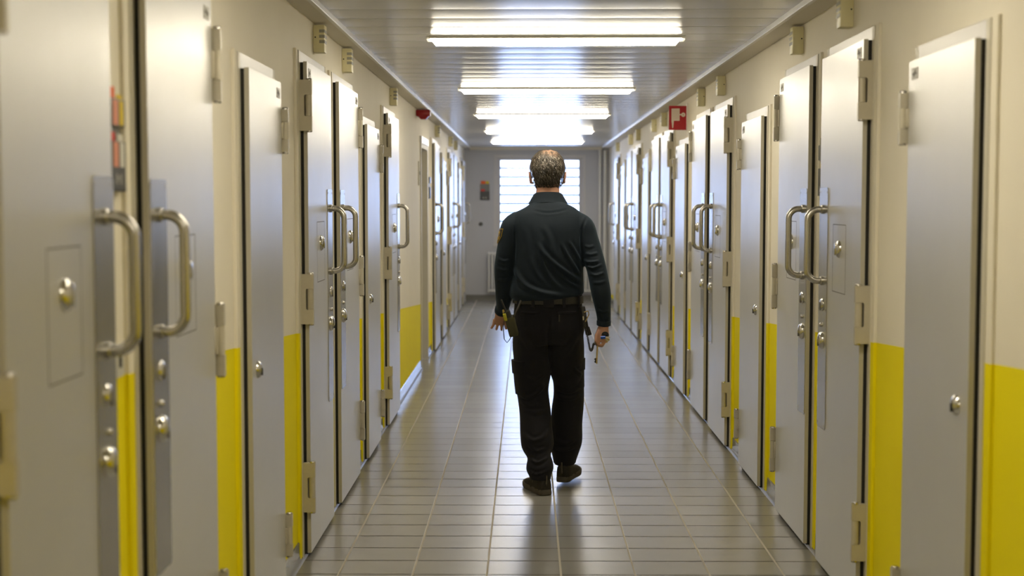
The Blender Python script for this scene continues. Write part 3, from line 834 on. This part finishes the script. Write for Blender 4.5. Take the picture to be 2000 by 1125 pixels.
# hair: thin shell plus strands
rng = random.Random(3)
def head_pt(a, z, off):
    zs = [h[2] for h in head]; i = max(k for k in range(len(head)) if zs[k] <= z + 1e-9) if z < zs[-1] else len(head) - 1
    i = min(i, len(head) - 2); t = (z - zs[i]) / (zs[i + 1] - zs[i])
    rx = head[i][3] + (head[i + 1][3] - head[i][3]) * t; ry = head[i][4] + (head[i + 1][4] - head[i][4]) * t; cy = head[i][1] + (head[i + 1][1] - head[i][1]) * t
    if z < 1.70 and math.sin(a) < 0:                       # the back of the head runs down to the nape
        ry += (1.70 - z) * .12; cy -= 0
    return Vector((HX + (rx + off) * math.cos(a), cy + (ry + off) * math.sin(a), z))
def hairline(a):
    s = math.sin(a)                                        # -1 back, +1 front
    if s < -.55: return 1.608 + .010 * abs(math.cos(a))
    if s < .0: return 1.612 + (s + .55) / .55 * .085
    if s < .35: return 1.697 - .012 * math.sin(s * 9)
    return 1.70 + min(1., (s - .35) / .5) * .075
mb = MB(); A = 64; rows = []
for a_i in range(A):
    a = 2 * PI * a_i / A; z0 = hairline(a); col = []
    for k in range(15):
        u = k / 14; z = z0 + (1.8155 - z0) * (1 - (1 - u) ** 1.6)
        off = (.0015 + .011 * min(1, u * 3.5)) * (1 - .55 * max(0, u - .75) * 4)
        if math.sin(a) < -.2: off += .004 * max(0, 1 - abs(z - 1.725) / .07)
        off += .0022 * math.sin(a * 11 + k) * math.sin(k * 1.3) + .0018 * math.sin(a * 23 + 2 * k)
        col.append(mb.bm.verts.new(head_pt(a, min(z, 1.8139), off) + Vector((0, 0, max(0, off) * u))))
    rows.append(col)
for i in range(A):
    a, b = rows[i], rows[(i + 1) % A]
    for k in range(14): mb.bm.faces.new((a[k], b[k], b[k + 1], a[k + 1]))
bmesh.ops.remove_doubles(mb.bm, verts=mb.bm.verts, dist=.0004)

mh, nt_, b_ = new_mat('greying_hair')
at = N(nt_, 'ShaderNodeAttribute', attribute_name='tone')
lk(nt_, at.outputs['Color'], b_.inputs['Base Color']); b_.inputs['Roughness'].default_value = .42; b_.inputs['Specular IOR Level'].default_value = .5
# shell: skin shows where the crown is thin
mc, nt_, b_ = new_mat('thin_crown_hair')
geo_ = N(nt_, 'ShaderNodeTexCoord'); sp_ = N(nt_, 'ShaderNodeSeparateXYZ'); lk(nt_, geo_.outputs['Object'], sp_.inputs[0])
vd_ = N(nt_, 'ShaderNodeVectorMath', operation='DISTANCE'); lk(nt_, geo_.outputs['Object'], vd_.inputs[0]); vd_.inputs[1].default_value = (.014, -.010, 1.800)
ms_ = N(nt_, 'ShaderNodeMapRange', interpolation_type='SMOOTHSTEP'); lk(nt_, vd_.outputs['Value'], ms_.inputs[0]); ms_.inputs[1].default_value = .062; ms_.inputs[2].default_value = .022
nz_ = noise(nt_, 55, 4, .6, 'Object', (1, 1, .3))
f_ = math_node(nt_, 'MULTIPLY', ms_.outputs[0], math_node(nt_, 'MULTIPLY_ADD', nz_, .9, .10))
dk_ = mix_col(nt_, nz_, (.018, .014, .011), (.075, .058, .042))
cl_ = N(nt_, 'ShaderNodeClamp'); lk(nt_, f_, cl_.inputs[0])
lk(nt_, mix_col(nt_, cl_.outputs[0], dk_, (.50, .30, .20)), b_.inputs['Base Color']); b_.inputs['Roughness'].default_value = .55
bump(nt_, b_, nz_, .5, .004)
hair_o = putmb('hair', mb, mc, person, 80)
mb = MB(); tones = []
for q in range(7000):
    a = rng.uniform(0, 2 * PI); z0 = hairline(a)
    u = rng.random() ** .9; z = z0 + (1.813 - z0) * (1 - (1 - u) ** 1.5)
    if z > 1.780 and math.hypot(math.cos(a) * .05 - .014, 0) < .04 and rng.random() < .45: continue
    L_ = rng.uniform(.018, .036) * (1 if z < 1.77 else .9)
    back = math.sin(a) < .3
    da = rng.gauss(0, .10) + (.12 if back else -.1)
    pts = []
    for k in range(4):
        t = k / 3; zz = z - L_ * t * (1 if z < 1.79 else .55)
        aa = a + da * t
        if z > 1.78: zz = z - L_ * t * .6
        off = .0135 + .004 * math.sin(PI * t) + rng.uniform(-.0015, .004)
        if zz < z0: off = .009 * (1 - t * .6)
        if -.55 < math.sin(a) < .5: zz = max(zz, z0 - .004)
        pts.append(head_pt(aa, max(min(zz, 1.8135), 1.60), off) + Vector((0, 0, .004 if z > 1.77 else 0)))
    tan = Vector((-math.sin(a), math.cos(a), 0)) * rng.uniform(.0008, .0017)
    vs = []
    for k, p in enumerate(pts):
        w = 1 - .75 * k / 3; vs.append((mb.bm.verts.new(p - tan * w), mb.bm.verts.new(p + tan * w)))
    for k in range(3): mb.bm.faces.new((vs[k][0], vs[k][1], vs[k + 1][1], vs[k + 1][0]))
    g = rng.random(); hi = max(0, min(1, (z - 1.64) / .12))
    if g < .16 + .14 * hi: c = (.36, .32, .27)
    elif g < .52: c = (.095, .070, .048)
    else: c = (.026, .020, .015)
    c = tuple(v * (.4 + .6 * hi) for v in c); tones += [c] * 8
me = bpy.data.meshes.new('hair_strands'); mb.bm.to_mesh(me); mb.bm.free()
ca = me.color_attributes.new('tone', 'FLOAT_COLOR', 'POINT')
ca.data.foreach_set('color', np.array([(*c, 1) for c in tones], dtype=np.float32).ravel())
put('hair_strands', me, mh, hair_o, 0)

# shirt
sh = MB()
storso = [(.108, 7.372, 1.040, .178, .128), (.107, 7.37, 1.053, .196, .146), (.107, 7.368, 1.075, .199, .150), (.110, 7.362, 1.115, .193, .142), (.113, 7.355, 1.18, .189, .134), (.114, 7.355, 1.28, .190, .134), (.114, 7.357, 1.36, .196, .130),
          (.113, 7.36, 1.42, .202, .120), (.113, 7.362, 1.465, .198, .104), (.113, 7.366, 1.497, .162, .090), (.112, 7.372, 1.525, .110, .078), (.112, 7.378, 1.550, .078, .071), (.111, 7.384, 1.570, .074, .073)]
rings_loft(sh, interp(storso, 4), 36, 2.25)
sleR = [(.250, 7.362, 1.440, .062, .074), (.294, 7.358, 1.408, .068, .078), (.318, 7.348, 1.345, .063, .072), (.342, 7.33, 1.28, .058, .066), (.366, 7.295, 1.20, .054, .060), (.380, 7.275, 1.13, .053, .056), (.392, 7.267, 1.06, .050, .053), (.402, 7.27, .985, .041, .046), (.4075, 7.28, .93, .0345, .042), (.407, 7.284, .897, .034, .041)]
sleL = [(-.027, 7.362, 1.440, .062, .074), (-.070, 7.36, 1.408, .068, .078), (-.088, 7.357, 1.345, .062, .072), (-.104, 7.355, 1.28, .057, .066), (-.116, 7.358, 1.20, .054, .060), (-.120, 7.375, 1.13, .052, .056), (-.121, 7.405, 1.06, .049, .051), (-.127, 7.455, 1.0, .040, .044), (-.134, 7.49, .965, .035, .036), (-.138, 7.505, .950, .0345, .034)]
rings_loft(sh, interp(sleR, 4), 24); rings_loft(sh, interp(sleL, 4), 24)
me = fuse(sh, .0062, 7)
lumps(me, .0022, 16, 4)
X = lambda u: (u - 1029) * 7.30 / 2700
Z = lambda v: 1.553 - (v - 392) * 7.30 / 2700 * .994
def L(pts, w=.011, a=.006): return ([(X(u), Z(v)) for u, v in pts], w, a)
folds(me, [
    L([(1004, 522), (1012, 542), (1028, 560), (1060, 572), (1102, 578)], .012, .010),
    L([(1050, 474), (1062, 495), (1084, 516), (1112, 536), (1136, 552)], .011, .009),
    L([(1066, 506), (1084, 528), (1108, 550), (1136, 566)], .009, .006),
    L([(1096, 474), (1106, 496), (1120, 518), (1132, 538)], .008, .008),
    L([(1052, 470), (1058, 505), (1072, 540), (1100, 568)], .012, .006),
    L([(1036, 500), (1046, 530), (1066, 556)], .012, .005),
    L([(1006, 545), (1016, 560), (1036, 572)], .008, .006),
    L([(1110, 470), (1122, 490), (1134, 512)], .008, .006),
    L([(1038, 411), (1066, 417), (1092, 414), (1112, 408)], .006, -.0022),
    L([(1146, 424), (1136, 446), (1134, 470), (1136, 500)], .006, -.006),
    L([(1008, 424), (1004, 448), (1006, 480), (1004, 515)], .006, -.005),
    L([(1138, 508), (1152, 513), (1170, 510)], .007, .007), L([(1144, 520), (1158, 524), (1176, 516)], .007, .007),
    L([(1142, 496), (1154, 498), (1168, 494)], .007, .005), L([(1150, 534), (1164, 538), (1180, 532)], .007, .006),
    L([(1142, 480), (1150, 484), (1162, 480)], .007, .004), L([(1156, 552), (1170, 552), (1184, 548)], .007, .004),
    L([(972, 505), (984, 512), (996, 508)], .007, .005), L([(970, 524), (982, 530), (994, 528)], .007, .005), L([(972, 548), (984, 550), (994, 546)], .007, .005),
    L([(1165, 606), (1178, 609), (1190, 607)], .005, .004), L([(1165, 622), (1178, 624), (1190, 622)], .004, -.003),
    L([(1060, 440), (1075, 470), (1080, 500)], .014, .004), L([(1020, 440), (1030, 470), (1030, 500)], .016, .003),
])
shirt = put('shirt', me, M['shirt'])
# collar: folded band standing round the neck
mb = MB(); rows = []
S = 48
for k in range(S):
    a = 2 * PI * k / S; c, s = math.cos(a), math.sin(a)
    lift = .006 * (1 if s < 0 else -1.5) * abs(s)
    prof = [(.060, 1.560), (.0645, 1.586 + lift), (.069, 1.592 + lift), (.074, 1.588 + lift), (.083 + .006 * abs(c), 1.566 + lift * .3), (.097 + .008 * abs(c), 1.545 - .008 * abs(c)), (.093 + .006 * abs(c), 1.540 - .008 * abs(c)), (.074, 1.560)]
    cy = 7.382
    rows.append([Vector((.113 + r * c * (1.0 if r < .08 else 1.0), cy + r * s * (.98 if r < .08 else .90), z)) for r, z in prof])
mb.ring_loft(rows, cap=False, close=True)
putmb('collar', mb, M['shirt'], shirt, 50)
# cuff bands
for ctr in (sleR, sleL):
    (x0, y0, z0, rx, ry), (x1, y1, z1, _, _) = ctr[-1], ctr[-2]
    d_ = Vector((x0 - x1, y0 - y1, z0 - z1)).normalized()
    p0 = Vector((x0, y0, z0)) - d_ * .024; p1 = Vector((x0, y0, z0)) + d_ * .004
    mb = MB(); rings_loft(mb, [(*p0, rx + .0035, ry + .0035), (*(p0 * .9 + p1 * .1), rx + .0045, ry + .0045), (*(p0 * .1 + p1 * .9), rx + .004, ry + .004), (*p1, rx - .002, ry - .002)], 28)
    putmb('cuff', mb, M['shirt'], shirt, 50)
# sleeve badge: gold edged shield with a crest, on the outside of the left upper sleeve
def sleeve_pt(u, z, off):
    i = max(k for k in range(len(sleL) - 1) if sleL[k][2] >= z); t = (sleL[i][2] - z) / (sleL[i][2] - sleL[i + 1][2])
    q = [sleL[i][k] + (sleL[i + 1][k] - sleL[i][k]) * t for k in range(5)]
    a = PI + math.radians(14) + u / .06
    return Vector((q[0] + (q[3] + off) * math.cos(a), q[1] + (q[4] + off) * math.sin(a), z + .02 * 0))
def shield(wd, zc, h, off, inset=0.):
    out = []
    for k in range(40):
        t = k / 40
        if t < .25: p = (-1 + 8 * t, 1.)
        elif t < .45: p = (1, 1 - (t - .25) / .2)
        elif t < .55: a = (t - .45) / .1; p = (1 - a * .35, -a * .5)
        elif t < .65: a = (t - .55) / .1; p = (.65 - a * .65, -.5 - a * .5)
        elif t < .75: a = (t - .65) / .1; p = (-a * .65, -1 + a * .5)
        elif t < .85: a = (t - .75) / .1; p = (-.65 - a * .35, -.5 + a * .5)
        else: p = (-1, (t - .85) / .15)
        out.append(((p[0]) * (wd - inset), zc + p[1] * (h - inset)))
    return out
def shield_mesh(inset, off):
    pts = shield(.030, 1.362, .042, off, inset); mb = MB()
    vs = [mb.bm.verts.new(sleeve_pt(u, z, off)) for u, z in pts]
    ce = mb.bm.verts.new(sleeve_pt(0, 1.362, off + .0005))
    for i in range(len(vs)): mb.bm.faces.new((vs[i], vs[(i + 1) % len(vs)], ce))
    return mb
badge = putmb('sleeve_badge', shield_mesh(0, .0050), M['gold'], person, 0)
badge['label'] = 'gold edged dark sleeve badge with a crest'
putmb('badge_field', shield_mesh(.004, .0062), M['dark'], badge, 0)
mb = MB()
for (u0, u1, z0, z1) in ((-.012, .012, 1.352, 1.362), (-.015, -.006, 1.362, 1.372), (.006, .015, 1.362, 1.372), (-.003, .003, 1.362, 1.376), (-.010, .010, 1.325, 1.345), (-.018, -.012, 1.33, 1.35), (.012, .018, 1.33, 1.35), (-.006, .006, 1.312, 1.322)):
    vs = [mb.bm.verts.new(sleeve_pt(u, z + .017, .0072)) for u, z in ((u0, z0), (u1, z0), (u1, z1), (u0, z1))]; mb.bm.faces.new(vs)
putmb('badge_crest', mb, M['gold'], badge, 0)

# trousers
tr = MB()
rings_loft(tr, interp([(.114, 7.372, 1.048, .180, .132), (.115, 7.372, 1.005, .183, .136), (.116, 7.375, .93, .190, .145), (.116, 7.38, .86, .192, .147), (.117, 7.385, .80, .184, .130)], 4), 36, 2.3)
tl = [(.030, 7.38, .88, .099, .135), (.030, 7.385, .76, .105, .116), (.031, 7.39, .66, .099, .106), (.029, 7.40, .56, .089, .096), (.034, 7.398, .49, .085, .092), (.046, 7.37, .40, .085, .092), (.054, 7.335, .30, .088, .094), (.058, 7.31, .245, .085, .090), (.065, 7.285, .195, .062, .072), (.069, 7.275, .160, .070, .078), (.071, 7.268, .128, .073, .080), (.073, 7.262, .095, .059, .070), (.073, 7.26, .075, .056, .068)]
trr = [(.202, 7.385, .88, .101, .135), (.206, 7.41, .76, .103, .116), (.216, 7.455, .66, .094, .106), (.228, 7.49, .58, .084, .096), (.230, 7.505, .50, .085, .092), (.222, 7.515, .40, .088, .092), (.218, 7.525, .30, .088, .092), (.217, 7.532, .23, .087, .090), (.214, 7.54, .175, .076, .082), (.211, 7.545, .135, .064, .076), (.211, 7.548, .110, .060, .072)]
rings_loft(tr, interp(tl, 4), 26, 2.15); rings_loft(tr, interp(trr, 4), 26, 2.15)
me = fuse(tr, .0066, 6)
lumps(me, .0030, 15, 9)
folds(me, [
    L([(1012, 775), (1030, 784), (1052, 772), (1068, 752)], .010, .009), L([(1016, 790), (1034, 800), (1056, 794)], .009, .006), L([(1022, 806), (1044, 812), (1066, 806)], .009, .005),
    L([(1030, 870), (1048, 884), (1066, 878)], .008, .007), L([(1022, 850), (1040, 864), (1060, 858), (1074, 842)], .009, .008), L([(1034, 898), (1050, 906), (1072, 894)], .007, .008),
    L([(1030, 920), (1048, 928), (1074, 918)], .006, .006), L([(1024, 740), (1046, 748), (1066, 732)], .010, .005),
    L([(1088, 786), (1110, 792), (1136, 784)], .010, .007), L([(1088, 770), (1112, 778), (1138, 768)], .009, .006), L([(1084, 872), (1106, 884), (1130, 874)], .010, .006), L([(1086, 893), (1104, 898), (1128, 890)], .007, .006),
    L([(1120, 724), (1130, 734), (1140, 742)], .008, .008), L([(1074, 610), (1072, 660), (1074, 720)], .006, -.006),
    L([(1010, 611), (1036, 616), (1056, 612)], .004, -.003), L([(1084, 612), (1110, 618), (1134, 612)], .004, -.003), L([(1016, 650), (1040, 690), (1066, 710)], .014, .005), L([(1130, 650), (1110, 690), (1084, 712)], .014, .005),
])
trou = put('trousers', me, M['trouser'])
# thigh pockets with flaps, following the outside of each leg
def leg_at(ctr, z):
    i = max(k for k in range(len(ctr) - 1) if ctr[k][2] >= z); t = (ctr[i][2] - z) / (ctr[i][2] - ctr[i + 1][2])
    return [ctr[i][k] + (ctr[i + 1][k] - ctr[i][k]) * t for k in range(5)]
def leg_patch(ctr, a0, a1, z0, z1, off, thick):
    mb = MB(); rows = []
    for z in np.linspace(z0, z1, 7):
        q = leg_at(ctr, z); inn, out = [], []
        for a in np.linspace(a0, a1, 9):
            e = min(1, 4 * min((a - a0) / (a1 - a0), (a1 - a) / (a1 - a0)) + .25)
            for lst, o in ((out, off + thick * e), (inn, off - .008)):
                lst.append(Vector((q[0] + (q[3] + o) * math.cos(a), q[1] + (q[4] + o) * math.sin(a), z)))
        rows.append(out + inn[::-1])
    return mb.ring_loft(rows)
R_ = math.radians
pk = putmb('cargo_pocket', leg_patch(tl, R_(168), R_(242), .515, .690, .0, .007), M['trouser'], trou, 50)
putmb('pocket_flap', leg_patch(tl, R_(165), R_(245), .628, .700, .006, .007), M['trouser'], trou, 50)
pk = putmb('cargo_pocket', leg_patch(trr, R_(298), R_(372), .540, .690, -.003, .005), M['trouser'], trou, 50)
putmb('pocket_flap', leg_patch(trr, R_(295), R_(375), .640, .705, .001, .006), M['trouser'], trou, 50)
# rear pocket welt with small tag, belt loops, belt
def hip_band(a0, a1, z0, z1, r0, t, ex=2.3, cx=.1145, rx=.181, ry=.1345):
    mb = MB(); rows = []
    n = max(4, int(abs(a1 - a0) / .09))
    for a in np.linspace(a0, a1, n):
        c, s = math.cos(a), math.sin(a); c2 = math.copysign(abs(c) ** (2 / ex), c); s2 = math.copysign(abs(s) ** (2 / ex), s)
        row = []
        for o, z in ((r0, z0), (r0 + t, z0 + .002), (r0 + t, z1 - .002), (r0, z1)):
            row.append(Vector((cx + c2 * (rx + o), 7.372 + s2 * (ry + o), z)))
        rows.append(row)
    return mb, rows
mb, rows = hip_band(0, 2 * PI * 71 / 72, 1.006, 1.048, .003, .006); mb.ring_loft(rows, close=True, cap=False)
belt = putmb('belt', mb, M['belt'], person, 40)
putmb('belt_buckle', MB().box((.085, 7.372 + .140, 1.003), (.145, 7.372 + .150, 1.052), .004), M['steel'], belt, 40)
for a in (215, 248, 270, 292, 325):
    w_ = .11 if a == 270 else .045
    mb, rows = hip_band(R_(a) - w_, R_(a) + w_, .990, 1.052, .008, .004); mb.ring_loft(rows)
    putmb('belt_loop', mb, M['trouser'], trou, 40)
for a0, a1 in ((222, 258), (282, 318)):
    mb, rows = hip_band(R_(a0), R_(a1), .960, .970, .0065, .0045); mb.ring_loft(rows)
    putmb('pocket_welt', mb, M['trouser'], trou, 40)
mb, rows = hip_band(R_(283), R_(285), .918, .955, .008, .003); mb.ring_loft(rows)
putmb('pocket_tag', mb, M['belt'], trou, 40)

# shoes
def shoe(hx, hy, hz, dirx, diry, pitch):
    d_ = Vector((dirx, diry, 0)).normalized(); r_ = Vector((d_.y, -d_.x, 0))
    def W(f, l, z): return Vector((hx, hy, hz)) + d_ * f + r_ * l + Vector((0, 0, z + f * pitch))
    out = [(.0, .018), (.008, .031), (.03, .038), (.08, .037), (.13, .039), (.18, .047), (.22, .048), (.255, .041), (.278, .026), (.286, .010)]
    loop = [(f, w) for f, w in out] + [(f, -w) for f, w in out[::-1]]
    mb = MB()
    def lay(sc_, z0, bow=1): return [W(.14 + (f - .14) * sc_, l * sc_, z0 if f < .23 else z0 + (f - .23) * .16) for f, l in loop]
    mb.ring_loft([lay(.97, .0), lay(1.02, .004), lay(1.03, .018), lay(1.0, .030), lay(.9, .031)])
    up = MB()
    secs = [(.004, .026, .100), (.02, .036, .112), (.05, .038, .110), (.085, .0375, .100), (.12, .039, .082), (.16, .0435, .070), (.20, .046, .062), (.24, .042, .054), (.268, .029, .046), (.282, .012, .036)]
    rows = []
    for f, w_, h in secs:
        rows.append([W(f, math.copysign(abs(math.cos(a)) ** .85, math.cos(a)) * w_, .022 + max(0, math.sin(a)) ** .8 * (h - .022) if math.sin(a) > 0 else .022) for a in (2 * PI * k / 24 for k in range(24))])
    up.ring_loft(rows)
    o = putmb('shoe', up, M['suede'], person, 60)
    putmb('sole', mb, M['sole'], o, 50)
    tg = MB().tube([W(.0, 0, .06), W(-.004, 0, .085), W(.0, 0, .112)], .004, 8); tg.box(tuple(W(-.004, -.001, .05)), tuple(W(.004, .004, .06)))
    putmb('heel_tab', tg, M['sole'], o, 50)
    lc = MB()
    for k in range(5):
        f = .09 + k * .018; h = .104 - k * .011
        lc.tube([W(f, -.022, h - .008), W(f + .004, 0, h + .001), W(f, .022, h - .008)], .0024, 6)
    putmb('laces', lc, M['belt'], o, 50)
shoe(.104, 7.205, .0, -.34, .94, 0.)
shoe(.192, 7.475, .014, .30, .95, .015)

# ------------------------------------------------------------------ what he carries
ud = empty('radio_pouch', (-.085, 7.30, .92)); tag(ud, 'black handheld radio with lime band in an olive pouch on the left hip', 'radio')
PI_ = Matrix.Translation((.085, -7.30, -.92))
def put2(name, mb, mat, root, smooth=40):
    bmesh.ops.recalc_face_normals(mb.bm, faces=mb.bm.faces)
    me = bpy.data.meshes.new(name); mb.bm.to_mesh(me); mb.bm.free()
    me.transform(Matrix.Translation(-Vector(root.location))); return link_mesh(name, me, mat, root, smooth)
def tilt_box(c0, c1, wx, wy, bev=.003, top=1.):
    """box along the segment c0-c1"""
    a, b = Vector(c0), Vector(c1); t = (b - a).normalized(); x = (Vector((1, 0, 0)) - t * t.x).normalized(); y_ = t.cross(x)
    mb = MB(); prof = rrect(-wx, wx, -wy, wy, min(wx, wy) * .35, 3)
    mb.ring_loft([[a + x * p[0] * .9 + y_ * p[1] * .9 for p in prof], [a + t * .006 + x * p[0] + y_ * p[1] for p in prof] if False else [a + (b - a) * .04 + x * p[0] + y_ * p[1] for p in prof],
                  [a + (b - a) * .96 + x * p[0] * top + y_ * p[1] * top for p in prof], [b + x * p[0] * .88 * top + y_ * p[1] * .88 * top for p in prof]])
    return mb
put2('pouch', tilt_box((-.066, 7.253, .845), (-.092, 7.223, .945), .025, .022), M['olive'], ud)
put2('radio_body', tilt_box((-.080, 7.233, .90), (-.107, 7.213, .975), .0175, .014), M['dark'], ud)
put2('radio_antenna', MB().tube([(-.108, 7.213, .97), (-.122, 7.208, 1.005), (-.133, 7.206, 1.035)], [.0065, .0055, .0045], 10), M['dark'], ud)
put2('radio_knob', MB().cyl((-.120, 7.212, .966), (-.123, 7.211, .982), .006, 12), M['brass'], ud)
put2('lime_band', tilt_box((-.109, 7.206, .925), (-.118, 7.200, .962), .0085, .0085), M['lime'], ud)
put2('belt_strap', MB().tube([(-.030, 7.220, 1.030), (-.046, 7.212, .99), (-.070, 7.208, .945)], .006, 8), M['belt'], ud)
put2('radio_cable', MB().tube([(-.118, 7.213, .925), (-.122, 7.228, .87), (-.118, 7.228, .825), (-.104, 7.238, .806), (-.090, 7.243, .822), (-.076, 7.248, .852)], .0022, 6), M['dark'], ud)

cl = empty('key_strap', (.315, 7.33, .93)); tag(cl, 'black nylon strap with metal clip hanging from the right side of the belt', 'strap')
put2('strap_band', tilt_box((.322, 7.291, .845), (.296, 7.286, .995), .011, .018), M['belt'], cl)
put2('strap_end', tilt_box((.332, 7.296, .842), (.318, 7.291, .885), .013, .012), M['dark'], cl)
put2('clip', MB().tube([(.301, 7.261, .965), (.322, 7.256, .972), (.327, 7.256, .955), (.316, 7.258, .93), (.308, 7.261, .915)], .0032, 8), M['brass'], cl)
co_ = empty('spiral_cord', (.34, 7.29, .8)); tag(co_, 'black spiral key cord looping from the belt strap to the right hand', 'cord')
path = [Vector(p) for p in ((.298, 7.256, .925), (.308, 7.252, .885), (.318, 7.248, .845), (.326, 7.244, .805), (.332, 7.242, .775), (.339, 7.241, .765), (.346, 7.241, .778), (.351, 7.240, .800), (.360, 7.236, .800))]
fine = []
for i in range(len(path) - 1):
    p0, p1, p2, p3 = path[max(i - 1, 0)], path[i], path[i + 1], path[min(i + 2, len(path) - 1)]
    for k in range(30):
        t = k / 30; fine.append(.5 * ((2 * p1) + (-p0 + p2) * t + (2 * p0 - 5 * p1 + 4 * p2 - p3) * t * t + (-p0 + 3 * p1 - 3 * p2 + p3) * t ** 3))
hx_ = []
for i, p in enumerate(fine):
    t = (fine[min(i + 1, len(fine) - 1)] - fine[max(i - 1, 0)]).normalized()
    u = (Vector((0, 1, 0)) - t * t.y).normalized(); v = t.cross(u); a = i * 2 * PI / 6
    hx_.append(p + (u * math.cos(a) + v * math.sin(a)) * .0050)
put2('cord_coil', MB().tube(hx_, .0021, 6), M['dark'], co_)
put2('cord_end', MB().cyl((.298, 7.256, .923), (.297, 7.258, .945), .006, 10), M['steel'], co_)

ky = empty('key_bunch', (.40, 7.245, .83)); tag(ky, 'bunch of keys with one blue head held in the right hand', 'keys')
ring = [(.412 + .017 * math.cos(a), 7.236, .848 + .015 * math.sin(a)) for a in (2 * PI * k / 24 for k in range(25))]
put2('key_ring', MB().tube(ring, .0026, 8, cap=False), M['dark'], ky)
put2('key_fob', MB().sphere((.414, 7.243, .850), (.017, .007, .012), 14), M['dark'], ky)
put2('key_head', tilt_box((.388, 7.228, .834), (.413, 7.226, .836), .0085, .0035), M['blue'], ky)['label'] = 'blue plastic key head'
for k, (x1, z1, m) in enumerate(((.438, .836, 'sign_white'), (.434, .824, 'brass'), (.430, .814, 'steel'), (.424, .806, 'brass'), (.436, .818, 'steel'))):
    a, b = Vector((.408, 7.230 + k * .003, .836 - k * .002)), Vector((x1, 7.228 + k * .004, z1))
    t = (b - a).normalized(); nrm = Vector((-t.z, 0, t.x)); mb = MB()
    poly = [(0, -.0035), (.7, -.0035), (.74, -.002), (.80, -.0035), (.86, -.002), (.92, -.0035), (1, -.001), (1, .003), (0, .0035)]
    Ln = (b - a).length; f = lambda o: (lambda p: a + t * p[0] * Ln + nrm * p[1] + Vector((0, o, 0)))
    mb.prism(poly, f(-.001), f(.001)); put2('key_blade', mb, M[m], ky)
bk = empty('cell_key', (.368, 7.27, .76)); tag(bk, 'long steel cell key with toothed bit hanging below the right fist', 'key')
put2('key_shank', MB().tube([(.373, 7.268, .790), (.371, 7.266, .75), (.369, 7.264, .693)], [.0040, .0042, .0042], 12), M['brass'], bk)
put2('key_bit', MB().box((.360, 7.262, .697), (.367, 7.266, .722), .0005).box((.357, 7.2625, .700), (.361, 7.2655, .706)).box((.357, 7.2625, .713), (.361, 7.2655, .720)), M['dark'], bk)
put2('key_collar', MB().lathe((.3695, 7.2645, .722), (0, 0, 1), [(0, .0055), (.004, .0055)], 12), M['brass'], bk)
bow = [(.374 + .011 * math.cos(a), 7.269, .802 + .013 * math.sin(a)) for a in (2 * PI * k / 16 for k in range(17))]
put2('key_bow', MB().tube(bow, .003, 8, cap=False), M['brass'], bk)


# ------------------------------------------------------------------ light and camera
wd = bpy.data.worlds.new('sky'); sc.world = wd; wd.use_nodes = True
nt = wd.node_tree; bg = nt.nodes['Background']
tc = N(nt, 'ShaderNodeTexCoord'); nz = N(nt, 'ShaderNodeTexNoise'); nz.inputs['Scale'].default_value = 2.2
lk(nt, tc.outputs['Generated'], nz.inputs['Vector'])
lk(nt, mix_col(nt, nz.outputs[0], (.36, .52, 1.), (.50, .66, 1.)), bg.inputs[0])
bg.inputs[1].default_value = 9.
pl = bpy.data.lights.new('window_portal', 'AREA'); pl.shape = 'RECTANGLE'; pl.size = WX1 - WX0; pl.size_y = WZ1 - WZ0
pl.cycles.is_portal = True
po = bpy.data.objects.new('window_portal', pl); COL.objects.link(po)
po.location = ((WX0 + WX1) / 2, Y1 + .215, (WZ0 + WZ1) / 2); po.rotation_euler = (-PI / 2, 0, 0)

cam = bpy.data.cameras.new('camera'); co = bpy.data.objects.new('camera', cam); COL.objects.link(co)
F = 2700.
cam.sensor_width = 36; cam.lens = F / 2000 * 36; cam.clip_start = .05; cam.clip_end = 100
co.location = (0, 0, EYE)
co.rotation_euler = (PI / 2 - math.atan(170 / F), 0, math.atan(29 / math.hypot(F, 170)))
cam.dof.use_dof = True; cam.dof.focus_distance = 7.3; cam.dof.aperture_fstop = 2.5
sc.camera = co
sc.view_settings.view_transform = 'Standard'
sc.view_settings.look = 'None'; sc.view_settings.exposure = .46
sc.cycles.max_bounces = 10; sc.cycles.diffuse_bounces = 5; sc.cycles.glossy_bounces = 5
sc.cycles.sample_clamp_indirect = 6.
